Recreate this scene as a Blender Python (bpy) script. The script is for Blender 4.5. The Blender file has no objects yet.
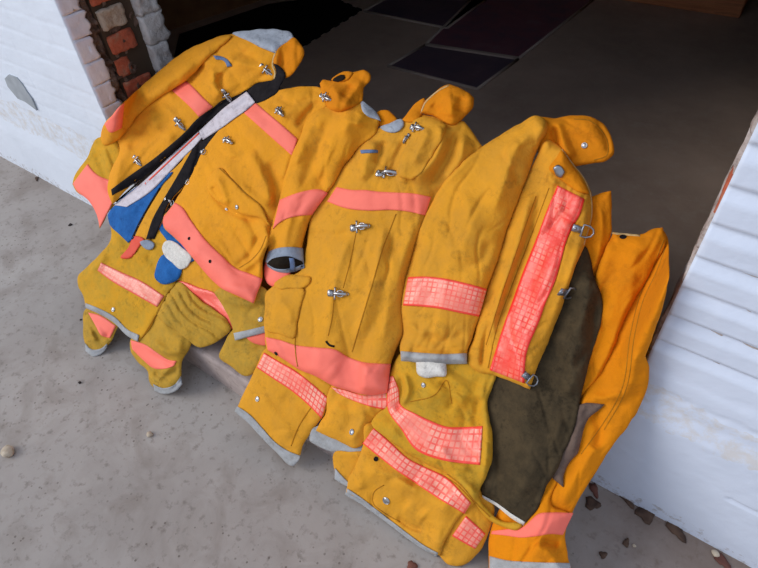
import bpy, bmesh, math, random
import numpy as np
from mathutils import Vector, Matrix
from mathutils.geometry import delaunay_2d_cdt
random.seed(4); rng = np.random.RandomState(7)
S = bpy.context.scene
COL = S.collection
W, H = 758, 568
F = 558.94
CAMH = 1.45
R = np.array([[0.81282748, 0.58000957, -0.05385519],
              [-0.38084295, 0.59910969, 0.7042913],
              [-0.44076086, 0.55195695, -0.70786538]])      # right, up, forward of the camera
WALL_Y, LEFT_X, RIGHT_X = 0.847, -1.805, 0.0
STEP_Z = 0.12

# ------------------------------------------------------------------ materials
def lin(c):
    c = np.array(c, float) / 255.0
    return tuple(np.where(c <= .04045, c / 12.92, ((c + .055) / 1.055) ** 2.4)) + (1.0,)

class NT:
    def __init__(s, name):
        s.m = bpy.data.materials.new(name); s.m.use_nodes = True
        s.t = s.m.node_tree; s.n = s.t.nodes; s.l = s.t.links
        s.b = s.n['Principled BSDF']
        s.co = s.n.new('ShaderNodeTexCoord')
    def new(s, typ, **kw):
        n = s.n.new(typ)
        for k, v in kw.items():
            if k in n.inputs: n.inputs[k].default_value = v
            else: setattr(n, k, v)
        return n
    def link(s, a, b): s.l.new(a, b)
    def noise(s, scale, detail=4, rough=.55, vec=None, dist=0):
        n = s.new('ShaderNodeTexNoise', Scale=scale, Detail=detail, Roughness=rough, Distortion=dist)
        s.link(vec or s.co.outputs['Object'], n.inputs['Vector']); return n.outputs['Fac']
    def ramp(s, fac, stops):
        r = s.new('ShaderNodeValToRGB'); e = r.color_ramp.elements
        e[0].position, e[0].color = stops[0]; e[1].position, e[1].color = stops[-1]
        for p, c in stops[1:-1]:
            x = e.new(p); x.color = c
        s.link(fac, r.inputs['Fac']); return r.outputs['Color']
    def mix(s, fac, a, b, mode='MIX'):
        m = s.new('ShaderNodeMix'); m.data_type = 'RGBA'; m.blend_type = mode
        for sock, v in ((m.inputs[0], fac), (m.inputs[6], a), (m.inputs[7], b)):
            if hasattr(v, 'is_output'): s.link(v, sock)
            else: sock.default_value = v
        return m.outputs[2]
    def math(s, op, a, b=0.0, c=None):
        m = s.new('ShaderNodeMath'); m.operation = op
        for i, v in enumerate((a, b) if c is None else (a, b, c)):
            if hasattr(v, 'is_output'): s.link(v, m.inputs[i])
            else: m.inputs[i].default_value = v
        return m.outputs[0]
    def bump(s, h, strength=.3, dist=.002):
        b = s.new('ShaderNodeBump', Strength=strength, Distance=dist)
        s.link(h, b.inputs['Height']); s.link(b.outputs['Normal'], s.b.inputs['Normal'])
    def fin(s, col, rough=.85, metal=0.0, spec=.3):
        if hasattr(col, 'is_output'): s.link(col, s.b.inputs['Base Color'])
        else: s.b.inputs['Base Color'].default_value = col
        s.b.inputs['Roughness'].default_value = rough
        s.b.inputs['Metallic'].default_value = metal
        s.b.inputs['Specular IOR Level'].default_value = spec
        return s.m

GREY1 = (0, 0, 0, 1); WH = (1, 1, 1, 1)
def cloth(name, base, dirt, amount=.5, scale=7, rough=.9, weave=420, spec=.15):
    t = NT(name)
    n1 = t.noise(scale, 5, .6, dist=.6); n2 = t.noise(scale * 4.2, 5, .7)
    f = t.ramp(t.math('MULTIPLY_ADD', n2, .5, t.math('MULTIPLY', n1, .5)), [(.40, (0, 0, 0, 1)), (.66, (amount,) * 3 + (1,))])
    c = t.mix(f, lin(base), lin(dirt))
    g = t.ramp(t.math('MULTIPLY_ADD', t.noise(scale * 9, 5, .7), .55, t.math('MULTIPLY', t.noise(scale * 1.7, 3, .5, dist=1), .45)), [(.54, (0, 0, 0, 1)), (.68, (amount * .75,) * 3 + (1,))])
    c = t.mix(g, c, lin([q * .72 for q in dirt]))
    v = t.ramp(t.noise(scale * .6, 2), [(.3, (.93, .93, .93, 1)), (.7, (1.04, 1.04, 1.04, 1))])
    c = t.mix(1.0, c, v, 'MULTIPLY')
    t.bump(t.math('ADD', t.math('MULTIPLY', t.noise(weave, 2), .25), t.math('ADD', t.math('MULTIPLY', t.noise(34, 4, .55, dist=1.2), 2.6), t.math('MULTIPLY', t.noise(90, 3), .8))), .42, .0024)
    return t.fin(c, rough, spec=spec)

def plain_band(name, base, dirt):
    t = NT(name)
    f = t.ramp(t.noise(16, 5, .6), [(.45, (0, 0, 0, 1)), (.75, (.6, .6, .6, 1))])
    t.bump(t.noise(60, 3), .3, .0015)
    return t.fin(t.mix(f, lin(base), lin(dirt)), .62, spec=.3)

def grid_band(name, red, pale, cell=5.2, wear=.5):
    """glossy fluorescent tape with a printed square grid; uv is in cells"""
    t = NT(name)
    uv = t.co.outputs['UV']
    sp = t.new('ShaderNodeSeparateXYZ'); t.link(uv, sp.inputs[0])
    def line(o):
        f = t.math('FRACT', o)
        return t.math('GREATER_THAN', t.math('ABSOLUTE', t.math('SUBTRACT', f, .5)), .365)
    g = t.math('MAXIMUM', line(sp.outputs[0]), line(sp.outputs[1]))
    wn = t.noise(22, 5, .65, dist=.6)
    w = t.ramp(wn, [(.38, (0, 0, 0, 1)), (.60, (1, 1, 1, 1))])
    cellc = t.mix(t.math('MULTIPLY', w, wear), lin(pale), lin(red))
    c = t.mix(g, cellc, lin(red))
    w2 = t.ramp(t.noise(13, 4, .6, dist=1.5), [(.46, (0, 0, 0, 1)), (.60, (wear,) * 3 + (1,))])
    mid = [red[i] * .5 + pale[i] * .5 for i in range(3)]
    c = t.mix(w2, c, lin(mid))
    ed = t.new('ShaderNodeAttribute'); ed.attribute_name = 'edge'; ed.attribute_type = 'GEOMETRY'
    e = t.math('GREATER_THAN', t.math('ABSOLUTE', t.math('SUBTRACT', ed.outputs['Fac'], .5)), .43)
    c = t.mix(e, c, lin([min(255, red[0] + 4), red[1] * .82, red[2] * .8]))
    t.bump(t.noise(55, 4, .6), .55, .003)
    return t.fin(c, .36, spec=.5)

M = {}
M['orange'] = cloth('duck cloth orange yellow', (233, 157, 36), (206, 140, 48), .5, 6)
M['gold'] = cloth('duck cloth golden', (224, 156, 42), (194, 140, 52), .65, 7)
M['olive'] = cloth('duck cloth soiled', (212, 154, 38), (174, 142, 50), .8, 9)
M['soiled'] = cloth('duck cloth heavily soiled', (198, 150, 50), (160, 132, 56), .85, 10)
M['deep'] = cloth('duck cloth deep orange', (226, 136, 12), (202, 120, 22), .5, 5)
M['collar'] = cloth('collar cloth', (220, 134, 18), (196, 116, 24), .5, 8)
M['pink'] = plain_band('coral trim', (255, 122, 104), (242, 112, 96))
M['pinkdirty'] = plain_band('soiled coral trim', (240, 110, 88), (205, 100, 78))
M['reddish'] = plain_band('red coral trim', (226, 76, 52), (200, 66, 48))  # deeper red trim for the facing tip and the zip line
M['grid'] = grid_band('coral grid tape', (252, 100, 84), (255, 184, 160), wear=.7)
M['gridred'] = grid_band('red grid tape', (244, 66, 54), (248, 138, 118), wear=.9)
M['gridold'] = grid_band('worn coral tape', (240, 118, 100), (240, 160, 138), wear=.9)
M['grey'] = cloth('grey binding', (172, 174, 176), (140, 138, 134), .7, 16)
M['greyblue'] = cloth('blue grey leather', (150, 160, 176), (124, 132, 146), .7, 14)
M['lining'] = cloth('grey yoke lining', (176, 184, 196), (140, 146, 156), .8, 18)
M['blue'] = cloth('blue quilted lining', (42, 104, 172), (30, 78, 140), .8, 14)
M['black'] = cloth('black hook tape', (26, 24, 27), (44, 40, 42), .8, 30, rough=.95)
M['dark'] = cloth('dark edges and opening shade', (36, 28, 20), (24, 18, 14), .8, 30)  # near black, stands for shade inside openings; also used for dark edge lines
M['brownwool'] = cloth('olive brown thermal lining', (80, 68, 50), (56, 49, 38), 1.0, 12, rough=1, spec=.05)
M['mauve'] = cloth('grey mauve lining', (112, 94, 84), (86, 70, 64), .8, 12)
M['knit'] = cloth('white knit', (226, 222, 214), (186, 182, 174), .8, 40)
M['seam'] = cloth('seam thread', (188, 124, 26), (150, 100, 28), .8, 30)
M['paleseam'] = cloth('pale edge piping', (214, 184, 132), (188, 150, 90), .8, 30)
M['loop'] = cloth('blue grey loop', (110, 132, 172), (90, 108, 140), .8, 30)
def metal():
    t = NT('nickel metal'); return t.fin((.46, .46, .47, 1), .34, .95, .5)
M['metal'] = metal()
def metal2():
    t = NT('dulled steel'); return t.fin((.32, .34, .38, 1), .38, .85, .5)
M['steel'] = metal2()
def zip_tape():
    t = NT('reflective zip tape')
    c = t.ramp(t.noise(60, 5, .7), [(.25, lin((150, 138, 142))), (.45, lin((196, 188, 196))), (.8, lin((218, 210, 218)))])
    t.bump(t.noise(120, 3), .4, .001); return t.fin(c, .5)
M['zip'] = zip_tape()

# ------------------------------------------------------------------ object helpers
def tag(o, label=None, cat=None, group=None, kind=None):
    for k, v in (('label', label), ('category', cat), ('group', group), ('kind', kind)):
        if v: o[k] = v
    return o
def link_mesh(name, verts, faces, mat, parent=None, smooth=True):
    me = bpy.data.meshes.new(name)
    v = np.asarray(verts, float)
    if parent is not None:
        off = np.zeros(3); q = parent
        while q is not None:
            off += np.array(q.location); q = q.parent
        v = v - off
    me.from_pydata(v.tolist(), [], faces)
    if smooth: me.polygons.foreach_set('use_smooth', [True] * len(me.polygons))
    me.materials.append(mat); me.update()
    o = bpy.data.objects.new(name, me); COL.objects.link(o)
    if parent is not None: o.parent = parent
    return o
def empty(name, loc, label, cat, group=None):
    o = bpy.data.objects.new(name, None); COL.objects.link(o); o.location = loc
    o.empty_display_size = .05
    return tag(o, label, cat, group)
def from_bm(name, bm, mat, parent=None, smooth=False):
    bmesh.ops.recalc_face_normals(bm, faces=bm.faces)
    v = [tuple(x.co) for x in bm.verts]
    bm.verts.index_update()
    f = [[q.index for q in p.verts] for p in bm.faces]
    bm.free()
    return link_mesh(name, v, f, mat, parent, smooth)

# ------------------------------------------------------------------ view rays and the surface that carries the clothes
def rays(px, py):
    px = np.asarray(px, float)[..., None]; py = np.asarray(py, float)[..., None]
    d = R[2] + R[0] * (px - W / 2) / F - R[1] * (py - H / 2) / F
    return d / np.linalg.norm(d, axis=-1, keepdims=True)
CAM = np.array([0, 0, CAMH])
OX, OY = 20, 20
NX, NY = W + 40, H + 90
gx, gy = np.meshgrid(np.arange(NX) - OX, np.arange(NY) - OY)
D = rays(gx, gy)
def smooth1(a, s, ax):
    n = int(3 * s + 1); k = np.exp(-np.arange(-n, n + 1) ** 2 / (2 * s * s)); k /= k.sum()
    p = np.pad(a, [(n, n) if i == ax else (0, 0) for i in range(2)], mode='edge')
    out = np.zeros_like(a, dtype=float)
    for i, w in enumerate(k):
        sl = [slice(None)] * 2; sl[ax] = slice(i, i + a.shape[ax]); out += w * p[tuple(sl)]
    return out
def gauss(a, s): return smooth1(smooth1(a, s, 0), s, 1)
tg = -CAMH / D[..., 2]
ts = (STEP_Z - CAMH) / D[..., 2]
Pst = CAM + D * ts[..., None]
ty = .5 / D[..., 1]; Pf = CAM + D * ty[..., None]
onstep = (Pst[..., 1] > .5) & (Pst[..., 0] < -.25)
T = np.where(onstep, ts, tg)
face = (~onstep) & (Pf[..., 2] > 0) & (Pf[..., 2] < STEP_Z) & (Pf[..., 0] < -.25)
T = np.where(face, ty, T)
tp = T.copy()
for it in range(30):                                     # sloping heap of coats
    P = CAM + D * tp[..., None]
    y0 = np.interp(P[..., 0], [-.9, -.05], [.36, .47]); k = .8 / (1.14 - y0)
    # z = k (y - y0) along the ray: CAMH + t dz = k (t dy - y0)
    tp = .5 * tp + .5 * (CAMH + k * y0) / (k * D[..., 1] - D[..., 2])
T = np.minimum(T, tp)
yb = WALL_Y - .03
for _ in range(2):
    P = CAM + D * T[..., None]
    out = (P[..., 0] < LEFT_X + .03) | (P[..., 0] > RIGHT_X - .04)
    T = np.where(out & (P[..., 1] > yb), yb / D[..., 1], T)
TB = np.minimum(gauss(T, 5), tg)
def bil(A, px, py, ox=OX, oy=OY):
    x = np.clip(np.asarray(px, float) + ox, 0, A.shape[1] - 1.001); y = np.clip(np.asarray(py, float) + oy, 0, A.shape[0] - 1.001)
    i = x.astype(int); j = y.astype(int); fx = x - i; fy = y - j
    return (A[j, i] * (1 - fx) + A[j, i + 1] * fx) * (1 - fy) + (A[j + 1, i] * (1 - fx) + A[j + 1, i + 1] * fx) * fy
def pos(px, py, e):
    px = np.asarray(px, float); py = np.asarray(py, float)
    return CAM + rays(px, py) * (bil(TB, px, py) - np.asarray(e, float))[..., None]
E = np.zeros((NY, NX))                                   # height of the pile so far above the carrying surface

# ------------------------------------------------------------------ outline tools
def spline(pts, closed=True, step=3.0):
    n = len(pts); out = []
    P = [np.array(p[:2], float) for p in pts]; C = [len(p) > 2 for p in pts]
    rngi = range(n) if closed else range(n - 1)
    for i in rngi:
        a, b = P[i], P[(i + 1) % n]
        pa = P[i - 1] if (closed or i > 0) else a
        pb = P[(i + 2) % n] if (closed or i + 2 < n) else b
        L = np.linalg.norm(b - a)
        if L < 1e-6: continue
        def tan(p, q, r, corner, own):
            if corner: return own / L
            d1 = np.linalg.norm(q - p) + 1e-6; d2 = np.linalg.norm(r - q) + 1e-6
            t = (q - p) / d1 * d2 / (d1 + d2) + (r - q) / d2 * d1 / (d1 + d2)
            return t
        ta = tan(pa, a, b, C[i] or (not closed and i == 0), b - a) * L
        tb = tan(a, b, pb, C[(i + 1) % n] or (not closed and i + 2 >= n), b - a) * L
        m = max(1, int(round(L / step)))
        for s in np.arange(m) / m:
            out.append((2 * s**3 - 3 * s**2 + 1) * a + (s**3 - 2 * s**2 + s) * ta + (-2 * s**3 + 3 * s**2) * b + (s**3 - s**2) * tb)
    if not closed: out.append(P[-1])
    return np.array(out)
def segdist(X, Y, pts, closed=False):
    best = np.full(X.shape, 1e9); s = np.zeros(X.shape); side = np.zeros(X.shape)
    Q = np.vstack([pts, pts[:1]]) if closed else pts
    L = np.linalg.norm(np.diff(Q, axis=0), axis=1); cum = np.concatenate([[0], np.cumsum(L)]); tot = cum[-1] + 1e-9
    for i in range(len(Q) - 1):
        a, b = Q[i], Q[i + 1]; d = b - a; l2 = d @ d
        if l2 < 1e-12: continue
        t = np.clip(((X - a[0]) * d[0] + (Y - a[1]) * d[1]) / l2, 0, 1)
        dx = X - a[0] - t * d[0]; dy = Y - a[1] - t * d[1]; dd = np.hypot(dx, dy)
        m = dd < best
        best = np.where(m, dd, best); s = np.where(m, (cum[i] + t * L[i]) / tot, s)
        side = np.where(m, np.sign(d[0] * dy - d[1] * dx), side)
    return best, s, side
def inside(X, Y, pts):
    c = np.zeros(X.shape, bool); n = len(pts)
    for i in range(n):
        x1, y1 = pts[i]; x2, y2 = pts[(i + 1) % n]
        if y1 == y2: continue
        m = ((y1 > Y) != (y2 > Y)) & (X < (x2 - x1) * (Y - y1) / (y2 - y1) + x1)
        c ^= m
    return c
def vnoise(X, Y, L1, L2, th, seed):
    r = np.random.RandomState(seed); G = r.rand(97, 97)
    c, s = math.cos(th), math.sin(th)
    u = (X * c + Y * s) / L1 + 31.7; v = (-X * s + Y * c) / L2 + 17.3
    i = np.floor(u).astype(int); j = np.floor(v).astype(int); a = u - i; b = v - j
    a = a * a * a * (a * (a * 6 - 15) + 10); b = b * b * b * (b * (b * 6 - 15) + 10)
    g = lambda p, q: G[q % 97, p % 97]
    return (g(i, j) * (1 - a) + g(i + 1, j) * a) * (1 - b) + (g(i, j + 1) * (1 - a) + g(i + 1, j + 1) * a) * b - .5

class Field:
    def __init__(s, A, x0, y0): s.A, s.x0, s.y0 = A, x0, y0
    def at(s, px, py): return bil(s.A, px, py, -s.x0, -s.y0)
class EField:
    def at(s, px, py): return bil(E, px, py)
EF = EField()

def solid(name, P2, tris, top, bot, parent, mat, uv=None, edge=None):
    n = len(P2); PT = pos(P2[:, 0], P2[:, 1], top); PB = pos(P2[:, 0], P2[:, 1], bot)
    cnt = {}
    for t in tris:
        for i in range(len(t)):
            a, b = t[i], t[(i + 1) % len(t)]; k = (min(a, b), max(a, b)); cnt[k] = cnt.get(k, 0) + 1
    t0 = tris[len(tris) // 2]
    nrm = np.cross(PT[t0[1]] - PT[t0[0]], PT[t0[2]] - PT[t0[0]])
    if nrm @ (CAM - PT[t0[0]]) < 0: tris = [t[::-1] for t in tris]
    faces = [list(t) for t in tris] + [[i + n for i in t[::-1]] for t in tris]
    for t in tris:
        for i in range(len(t)):
            a, b = t[i], t[(i + 1) % len(t)]
            if cnt[(min(a, b), max(a, b))] == 1: faces.append([b, a, a + n, b + n])
    faces = [[int(i) for i in f] for f in faces]
    o = link_mesh(name, np.vstack([PT, PB]), faces, mat, parent)
    me = o.data
    if uv is not None:
        l = me.uv_layers.new(name='UVMap'); uv2 = np.vstack([uv, uv])
        idx = np.zeros(len(me.loops), int); me.loops.foreach_get('vertex_index', idx)
        l.data.foreach_set('uv', uv2[idx].ravel())
        at = me.attributes.new('edge', 'FLOAT', 'POINT')
        at.data.foreach_set('value', np.concatenate([edge, edge]))
    return o

def part(name, parent, mat, outline, puff=.012, w=16, te=.005, s=9, folds=(), noise=(), thick=.05, step=1.6, slack=.002, lift=0.0, pleats=()):
    """a piece of cloth laid over whatever the pile already holds"""
    pts = spline(outline)
    pts = pts + np.stack([vnoise(pts[:, 0] * 3, pts[:, 1] * 3, 24, 24, 0, 5), vnoise(pts[:, 0] * 3, pts[:, 1] * 3, 24, 24, 0, 6)], 1) * 1.1
    x0, y0 = np.floor(pts.min(0)).astype(int) - 14; x1, y1 = np.ceil(pts.max(0)).astype(int) + 14
    x0 = max(x0, -OX); y0 = max(y0, -OY); x1 = min(x1, NX - OX - 1); y1 = min(y1, NY - OY - 1)
    X, Y = np.meshgrid(np.arange(x0, x1 + 1), np.arange(y0, y1 + 1)); X = X.astype(float); Y = Y.astype(float)
    sl = (slice(y0 + OY, y1 + OY + 1), slice(x0 + OX, x1 + OX + 1))
    m = inside(X, Y, pts); d, _, _ = segdist(X, Y, pts, True); d = np.where(m, d, -d)
    Es = E[sl]; mf = (d > -1.0).astype(float)
    g = gauss(Es * mf, s) / np.maximum(gauss(mf, s), 1e-4)
    b = np.where(mf > 0, np.maximum(g, Es), g)
    b = gauss(b * 1.0, 2.0)
    g2 = gauss(np.where(mf > 0, b, g), s * .4)
    b = np.maximum(b, g2)
    q = np.clip(d / (w * .42), 0, 1); q2 = np.clip(d / (w * 1.7), 0, 1)
    prof = .38 * np.sqrt(np.clip(1 - (1 - q) ** 2, 0, 1)) + .62 * (1 - (1 - q2) ** 2)
    top = b + te + lift + puff * prof
    fade = np.clip((d + 1) / 6, .25, 1)
    for f in folds:
        fp = spline(f[0], False, 4); dd, sp, sd = segdist(X, Y, fp)
        wl, wr = (f[1], f[1]) if not isinstance(f[1], tuple) else f[1]
        ww = np.where(sd > 0, wl, wr)
        tap = np.clip(np.minimum(sp, 1 - sp) * 5 + .12, 0, 1); tap = tap * tap * (3 - 2 * tap)
        top = top + 2.5 * f[2] * np.exp(-(dd / ww) ** 1.6) * tap
    for ni, (amp, L1, L2, th, seed) in enumerate(noise):
        if ni: amp *= .28
        else: L1 *= 1.5; L2 *= 1.2
        n = vnoise(X + 6 * vnoise(X, Y, 25, 25, 0, seed + 50), Y + 6 * vnoise(X, Y, 25, 25, 0, seed + 51), L1, L2, th, seed)
        top = top + amp * 3.8 * n * fade
    if puff >= .012 and noise:
        amp, L1, L2, th, seed = noise[0]; k = min(1.0, puff / .03)
        wx = X + 12 * vnoise(X, Y, 42, 42, 0, seed + 70); wy = Y + 12 * vnoise(X, Y, 42, 42, 0, seed + 71)
        for (a1, a2, dth, am, sd) in ((110, 24, .12, .0075, 80), (75, 17, -.3, .0055, 90), (50, 12, .55, .0030, 95)):
            n = vnoise(wx, wy, a1, a2, th + dth, seed + sd); msk = np.clip(vnoise(X, Y, 45, 45, 0, seed + sd + 3) * 3 + .45, 0, 1)
            top = top + am * k * msk * (np.clip(np.abs(n) / .15, 0, 1) ** .65 - 1) * np.clip((d + 2) / 8, .3, 1)
    for (th, period, amp, seed, cx, cy, rad) in pleats:         # bunched cloth: rounded ridges with sharp valleys
        wv = -X * math.sin(th) + Y * math.cos(th) + period * 1.3 * vnoise(X, Y, period * 4, period * 3, th, seed)
        along = vnoise(X, Y, period * 5, period * 1.5, th, seed + 1)
        rg = np.abs(np.sin(math.pi * wv / period)) ** .7 - .6
        top = top + 1.5 * amp * rg * np.clip(.75 + along * 1.6, .1, 1.3) * np.exp(-((X - cx) ** 2 + (Y - cy) ** 2) / rad ** 2)
    top = np.where(mf > 0, np.maximum(top, Es + slack), top)
    fld = Field(top, x0, y0)
    # mesh
    st = step
    ix, iy = np.meshgrid(np.arange(x0, x1, st), np.arange(y0, y1, st * .87))
    ix = ix + (np.arange(ix.shape[0]) % 2)[:, None] * st * .5
    ix = ix.ravel(); iy = iy.ravel()
    dv = bil(d, ix, iy, -x0, -y0); keep = dv > st * .55
    allp = np.vstack([pts, np.stack([ix[keep], iy[keep]], 1)])
    r = delaunay_2d_cdt([Vector(p) for p in allp], [], [list(range(len(pts)))], 1, 1e-4)
    P2 = np.array([[v.x, v.y] for v in r[0]]); tris = [list(t) for t in r[2]]
    tp_ = fld.at(P2[:, 0], P2[:, 1]); eb = EF.at(P2[:, 0], P2[:, 1])
    bt = np.minimum(np.maximum(eb + .0004, tp_ - thick), tp_ - .0012)
    o = solid(name, P2, tris, tp_, bt, parent, mat)
    E[sl] = np.where(m, np.maximum(top, Es), Es)
    return o, fld

def ribbon(name, parent, mat, ea, eb, host=EF, lift=.002, puff=.0015, cell=5.2, st=2.2, corner=True, reg=True):
    """a strip between two edge lines, laid on its host"""
    def res(pts, n):
        p = spline([tuple(q[:2]) + ((1,) if len(q) > 2 else ()) for q in pts], False, 2)
        L = np.concatenate([[0], np.cumsum(np.linalg.norm(np.diff(p, axis=0), axis=1))])
        t = np.linspace(0, L[-1], n); return np.stack([np.interp(t, L, p[:, 0]), np.interp(t, L, p[:, 1])], 1), L[-1]
    _, la = res(ea, 5); _, lb = res(eb, 5)
    nu = max(3, int(max(la, lb) / st) + 1)
    A, _ = res(ea, nu); B, _ = res(eb, nu)
    wid = np.linalg.norm(A - B, axis=1); nv = max(3, int(wid.max() / st) + 2)
    v = np.linspace(0, 1, nv)
    G = A[:, None] * (1 - v)[None, :, None] + B[:, None] * v[None, :, None]
    P2 = G.reshape(-1, 2)
    prof = np.sqrt(np.clip(1 - (2 * v - 1) ** 4, 0, 1))
    h = host.at(P2[:, 0], P2[:, 1])
    top = h + lift + puff * np.tile(prof, nu)
    bot = top - lift - puff - .0005
    faces = [[i * nv + j, (i + 1) * nv + j, (i + 1) * nv + j + 1, i * nv + j + 1] for i in range(nu - 1) for j in range(nv - 1)]
    uu = np.linspace(0, (la + lb) / 2, nu); wm = np.median(wid)
    cells = max(1, round(wm / cell))
    uv = np.stack([np.repeat(uu / (wm / cells), nv), np.tile(v * cells, nu)], 1)
    o = solid(name, P2, faces, top, bot, parent, mat, uv, np.tile(v, nu).astype(float))
    if reg:
        poly = np.vstack([A, B[::-1]])
        x0, y0 = np.floor(poly.min(0)).astype(int); x1, y1 = np.ceil(poly.max(0)).astype(int)
        X, Y = np.meshgrid(np.arange(x0, x1 + 1), np.arange(y0, y1 + 1)); m = inside(X.astype(float), Y.astype(float), poly)
        sl = (slice(y0 + OY, y1 + OY + 1), slice(x0 + OX, x1 + OX + 1))
        hv = host.at(X, Y) + lift + puff
        E[sl] = np.where(m, np.maximum(E[sl], hv), E[sl])
    return o
def line(name, parent, mat, pts, wpx=.9, host=EF, lift=.0007):
    p = spline(pts, False, 3); d = np.gradient(p, axis=0); d /= np.linalg.norm(d, axis=1)[:, None] + 1e-9
    nrm = np.stack([-d[:, 1], d[:, 0]], 1) * wpx / 2
    return ribbon(name, parent, mat, [tuple(q) for q in p + nrm], [tuple(q) for q in p - nrm], host, lift, .0002, reg=False, st=2.6)

# ------------------------------------------------------------------ fittings
def frame(px, py, ang, host, lift=0.0):
    a = math.radians(ang); e = float(host.at(np.array([px]), np.array([py]))[0]) + lift
    P = pos([px], [py], [e])[0]
    dx, dy = math.cos(a), math.sin(a); k = 4.0
    e1 = host.at(np.array([px + dx * k, px - dx * k, px - dy * k, px + dy * k]), np.array([py + dy * k, py - dy * k, py + dx * k, py - dx * k])) + lift
    Q = pos([px + dx * k, px - dx * k, px - dy * k, px + dy * k], [py + dy * k, py - dy * k, py + dx * k, py - dx * k], e1)
    u = Q[0] - Q[1]; u /= np.linalg.norm(u); v = Q[2] - Q[3]; w = np.cross(u, v)
    if w @ (CAM - P) < 0: w = -w
    w /= np.linalg.norm(w); v = np.cross(w, u)
    return Matrix(((u[0], v[0], w[0], P[0]), (u[1], v[1], w[1], P[1]), (u[2], v[2], w[2], P[2]), (0, 0, 0, 1)))
def add_tube(bm, pts, r, seg=8, closed=False):
    rings = []; n = len(pts); pts = [Vector(p) for p in pts]
    for i, p in enumerate(pts):
        a = pts[i - 1] if (i or closed) else p; b = pts[(i + 1) % n] if (i < n - 1 or closed) else p
        t = (b - a).normalized(); up = Vector((0, 0, 1)) if abs(t.z) < .9 else Vector((1, 0, 0))
        x = t.cross(up).normalized(); y = t.cross(x)
        rr = r[i] if isinstance(r, (list, tuple)) else r
        rings.append([bm.verts.new(p + (x * math.cos(2 * math.pi * k / seg) + y * math.sin(2 * math.pi * k / seg)) * rr) for k in range(seg)])
    for i in range(n if closed else n - 1):
        A, B = rings[i], rings[(i + 1) % n]
        for k in range(seg): bm.faces.new((A[k], A[(k + 1) % seg], B[(k + 1) % seg], B[k]))
    if not closed:
        bm.faces.new(rings[0][::-1]); bm.faces.new(rings[-1])
def add_plate(bm, outline, z0, z1):
    a = [bm.verts.new((x, y, z0)) for x, y in outline]; b = [bm.verts.new((x * .94, y * .94, z1)) for x, y in outline]
    n = len(a); bm.faces.new(a[::-1]); bm.faces.new(b)
    for i in range(n): bm.faces.new((a[i], a[(i + 1) % n], b[(i + 1) % n], b[i]))
def add_dome(bm, c, r, h, seg=14):
    rings = []
    for j in range(5):
        t = j / 5 * math.pi / 2
        rings.append([bm.verts.new((c[0] + r * math.cos(t) * math.cos(2 * math.pi * k / seg), c[1] + r * math.cos(t) * math.sin(2 * math.pi * k / seg), c[2] + h * math.sin(t))) for k in range(seg)])
    for A, B in zip(rings, rings[1:]):
        for k in range(seg): bm.faces.new((A[k], A[(k + 1) % seg], B[(k + 1) % seg], B[k]))
    bm.faces.new(rings[-1]); bm.faces.new(rings[0][::-1])
def circ(cx, cy, r, n=16, z=0, ry=None): return [(cx + r * math.cos(2 * math.pi * k / n), cy + (ry or r) * math.sin(2 * math.pi * k / n), z) for k in range(n)]

def clasp(parent, px, py, ang, sc=1.0, host=EF, mat='metal', name='clasp'):
    """bar and hook snap: riveted plate, cross bar with knobs, tongue, pull ring"""
    Mx = frame(px, py, ang, host, .001) @ Matrix.Scale(sc, 4)
    bm = bmesh.new()
    add_plate(bm, [(-.028, -.006), (-.024, -.009), (-.010, -.008), (-.007, 0), (-.010, .008), (-.024, .009), (-.028, .006)], 0, .003)
    add_dome(bm, (-.021, .004, .002), .003, .003, 8); add_dome(bm, (-.021, -.004, .002), .003, .003, 8)
    add_tube(bm, [(-.006, -.015, .005), (-.006, -.008, .006), (-.006, .008, .006), (-.006, .015, .005)], [.0032, .002, .002, .0032])
    add_tube(bm, [(-.012, 0, .004), (-.004, 0, .009), (.008, 0, .009), (.020, 0, .006), (.027, 0, .0035)], [.003, .0042, .0042, .0055, .0035])
    add_tube(bm, circ(.008, 0, .010, 16, .005, .0075), .0016, 6, True)
    add_plate(bm, [(.016, -.006), (.027, -.005), (.031, 0), (.027, .005), (.016, .006), (.013, 0)], 0, .0035)
    bm.transform(Mx)
    return from_bm(name, bm, M[mat], parent, True)
def snap(parent, px, py, host=EF, r=.0065, mat='metal', name='snap'):
    Mx = frame(px, py, 0, host, .0005); bm = bmesh.new()
    add_dome(bm, (0, 0, 0), r, .003, 16); add_tube(bm, circ(0, 0, r, 16, .0012), .0012, 6, True)
    bm.transform(Mx); return from_bm(name, bm, M[mat], parent, True)
def eyelet(parent, px, py, host=EF, r=.004):
    Mx = frame(px, py, 0, host, .0005); bm = bmesh.new()
    add_dome(bm, (0, 0, 0), r * .9, .0006, 12); add_tube(bm, circ(0, 0, r, 14, .0006), .0012, 6, True)
    bm.transform(Mx); return from_bm('eyelet', bm, M['black'], parent, True)
def dring(parent, px, py, ang, host=EF, sc=1.0, mat='steel'):
    Mx = frame(px, py, ang, host, .0015) @ Matrix.Scale(sc, 4); bm = bmesh.new()
    add_tube(bm, [(0, -.011, .003), (.010, -.011, .0035), (.018, -.007, .004), (.021, 0, .004), (.018, .007, .004), (.010, .011, .0035), (0, .011, .003)], .0018, 6, True)
    add_plate(bm, [(-.018, -.007), (.002, -.006), (.002, .006), (-.018, .007)], 0, .0028)
    add_dome(bm, (-.012, 0, .002), .003, .003, 8)
    bm.transform(Mx); return from_bm('d_ring', bm, M[mat], parent, True)

def coat(name, px, py, label, cat='coat', group=None, z=0.0):
    P = pos([px], [py], [0.0])[0]
    return empty(name, (round(float(P[0]), 3), round(float(P[1]), 3), z), label, cat, group)
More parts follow.
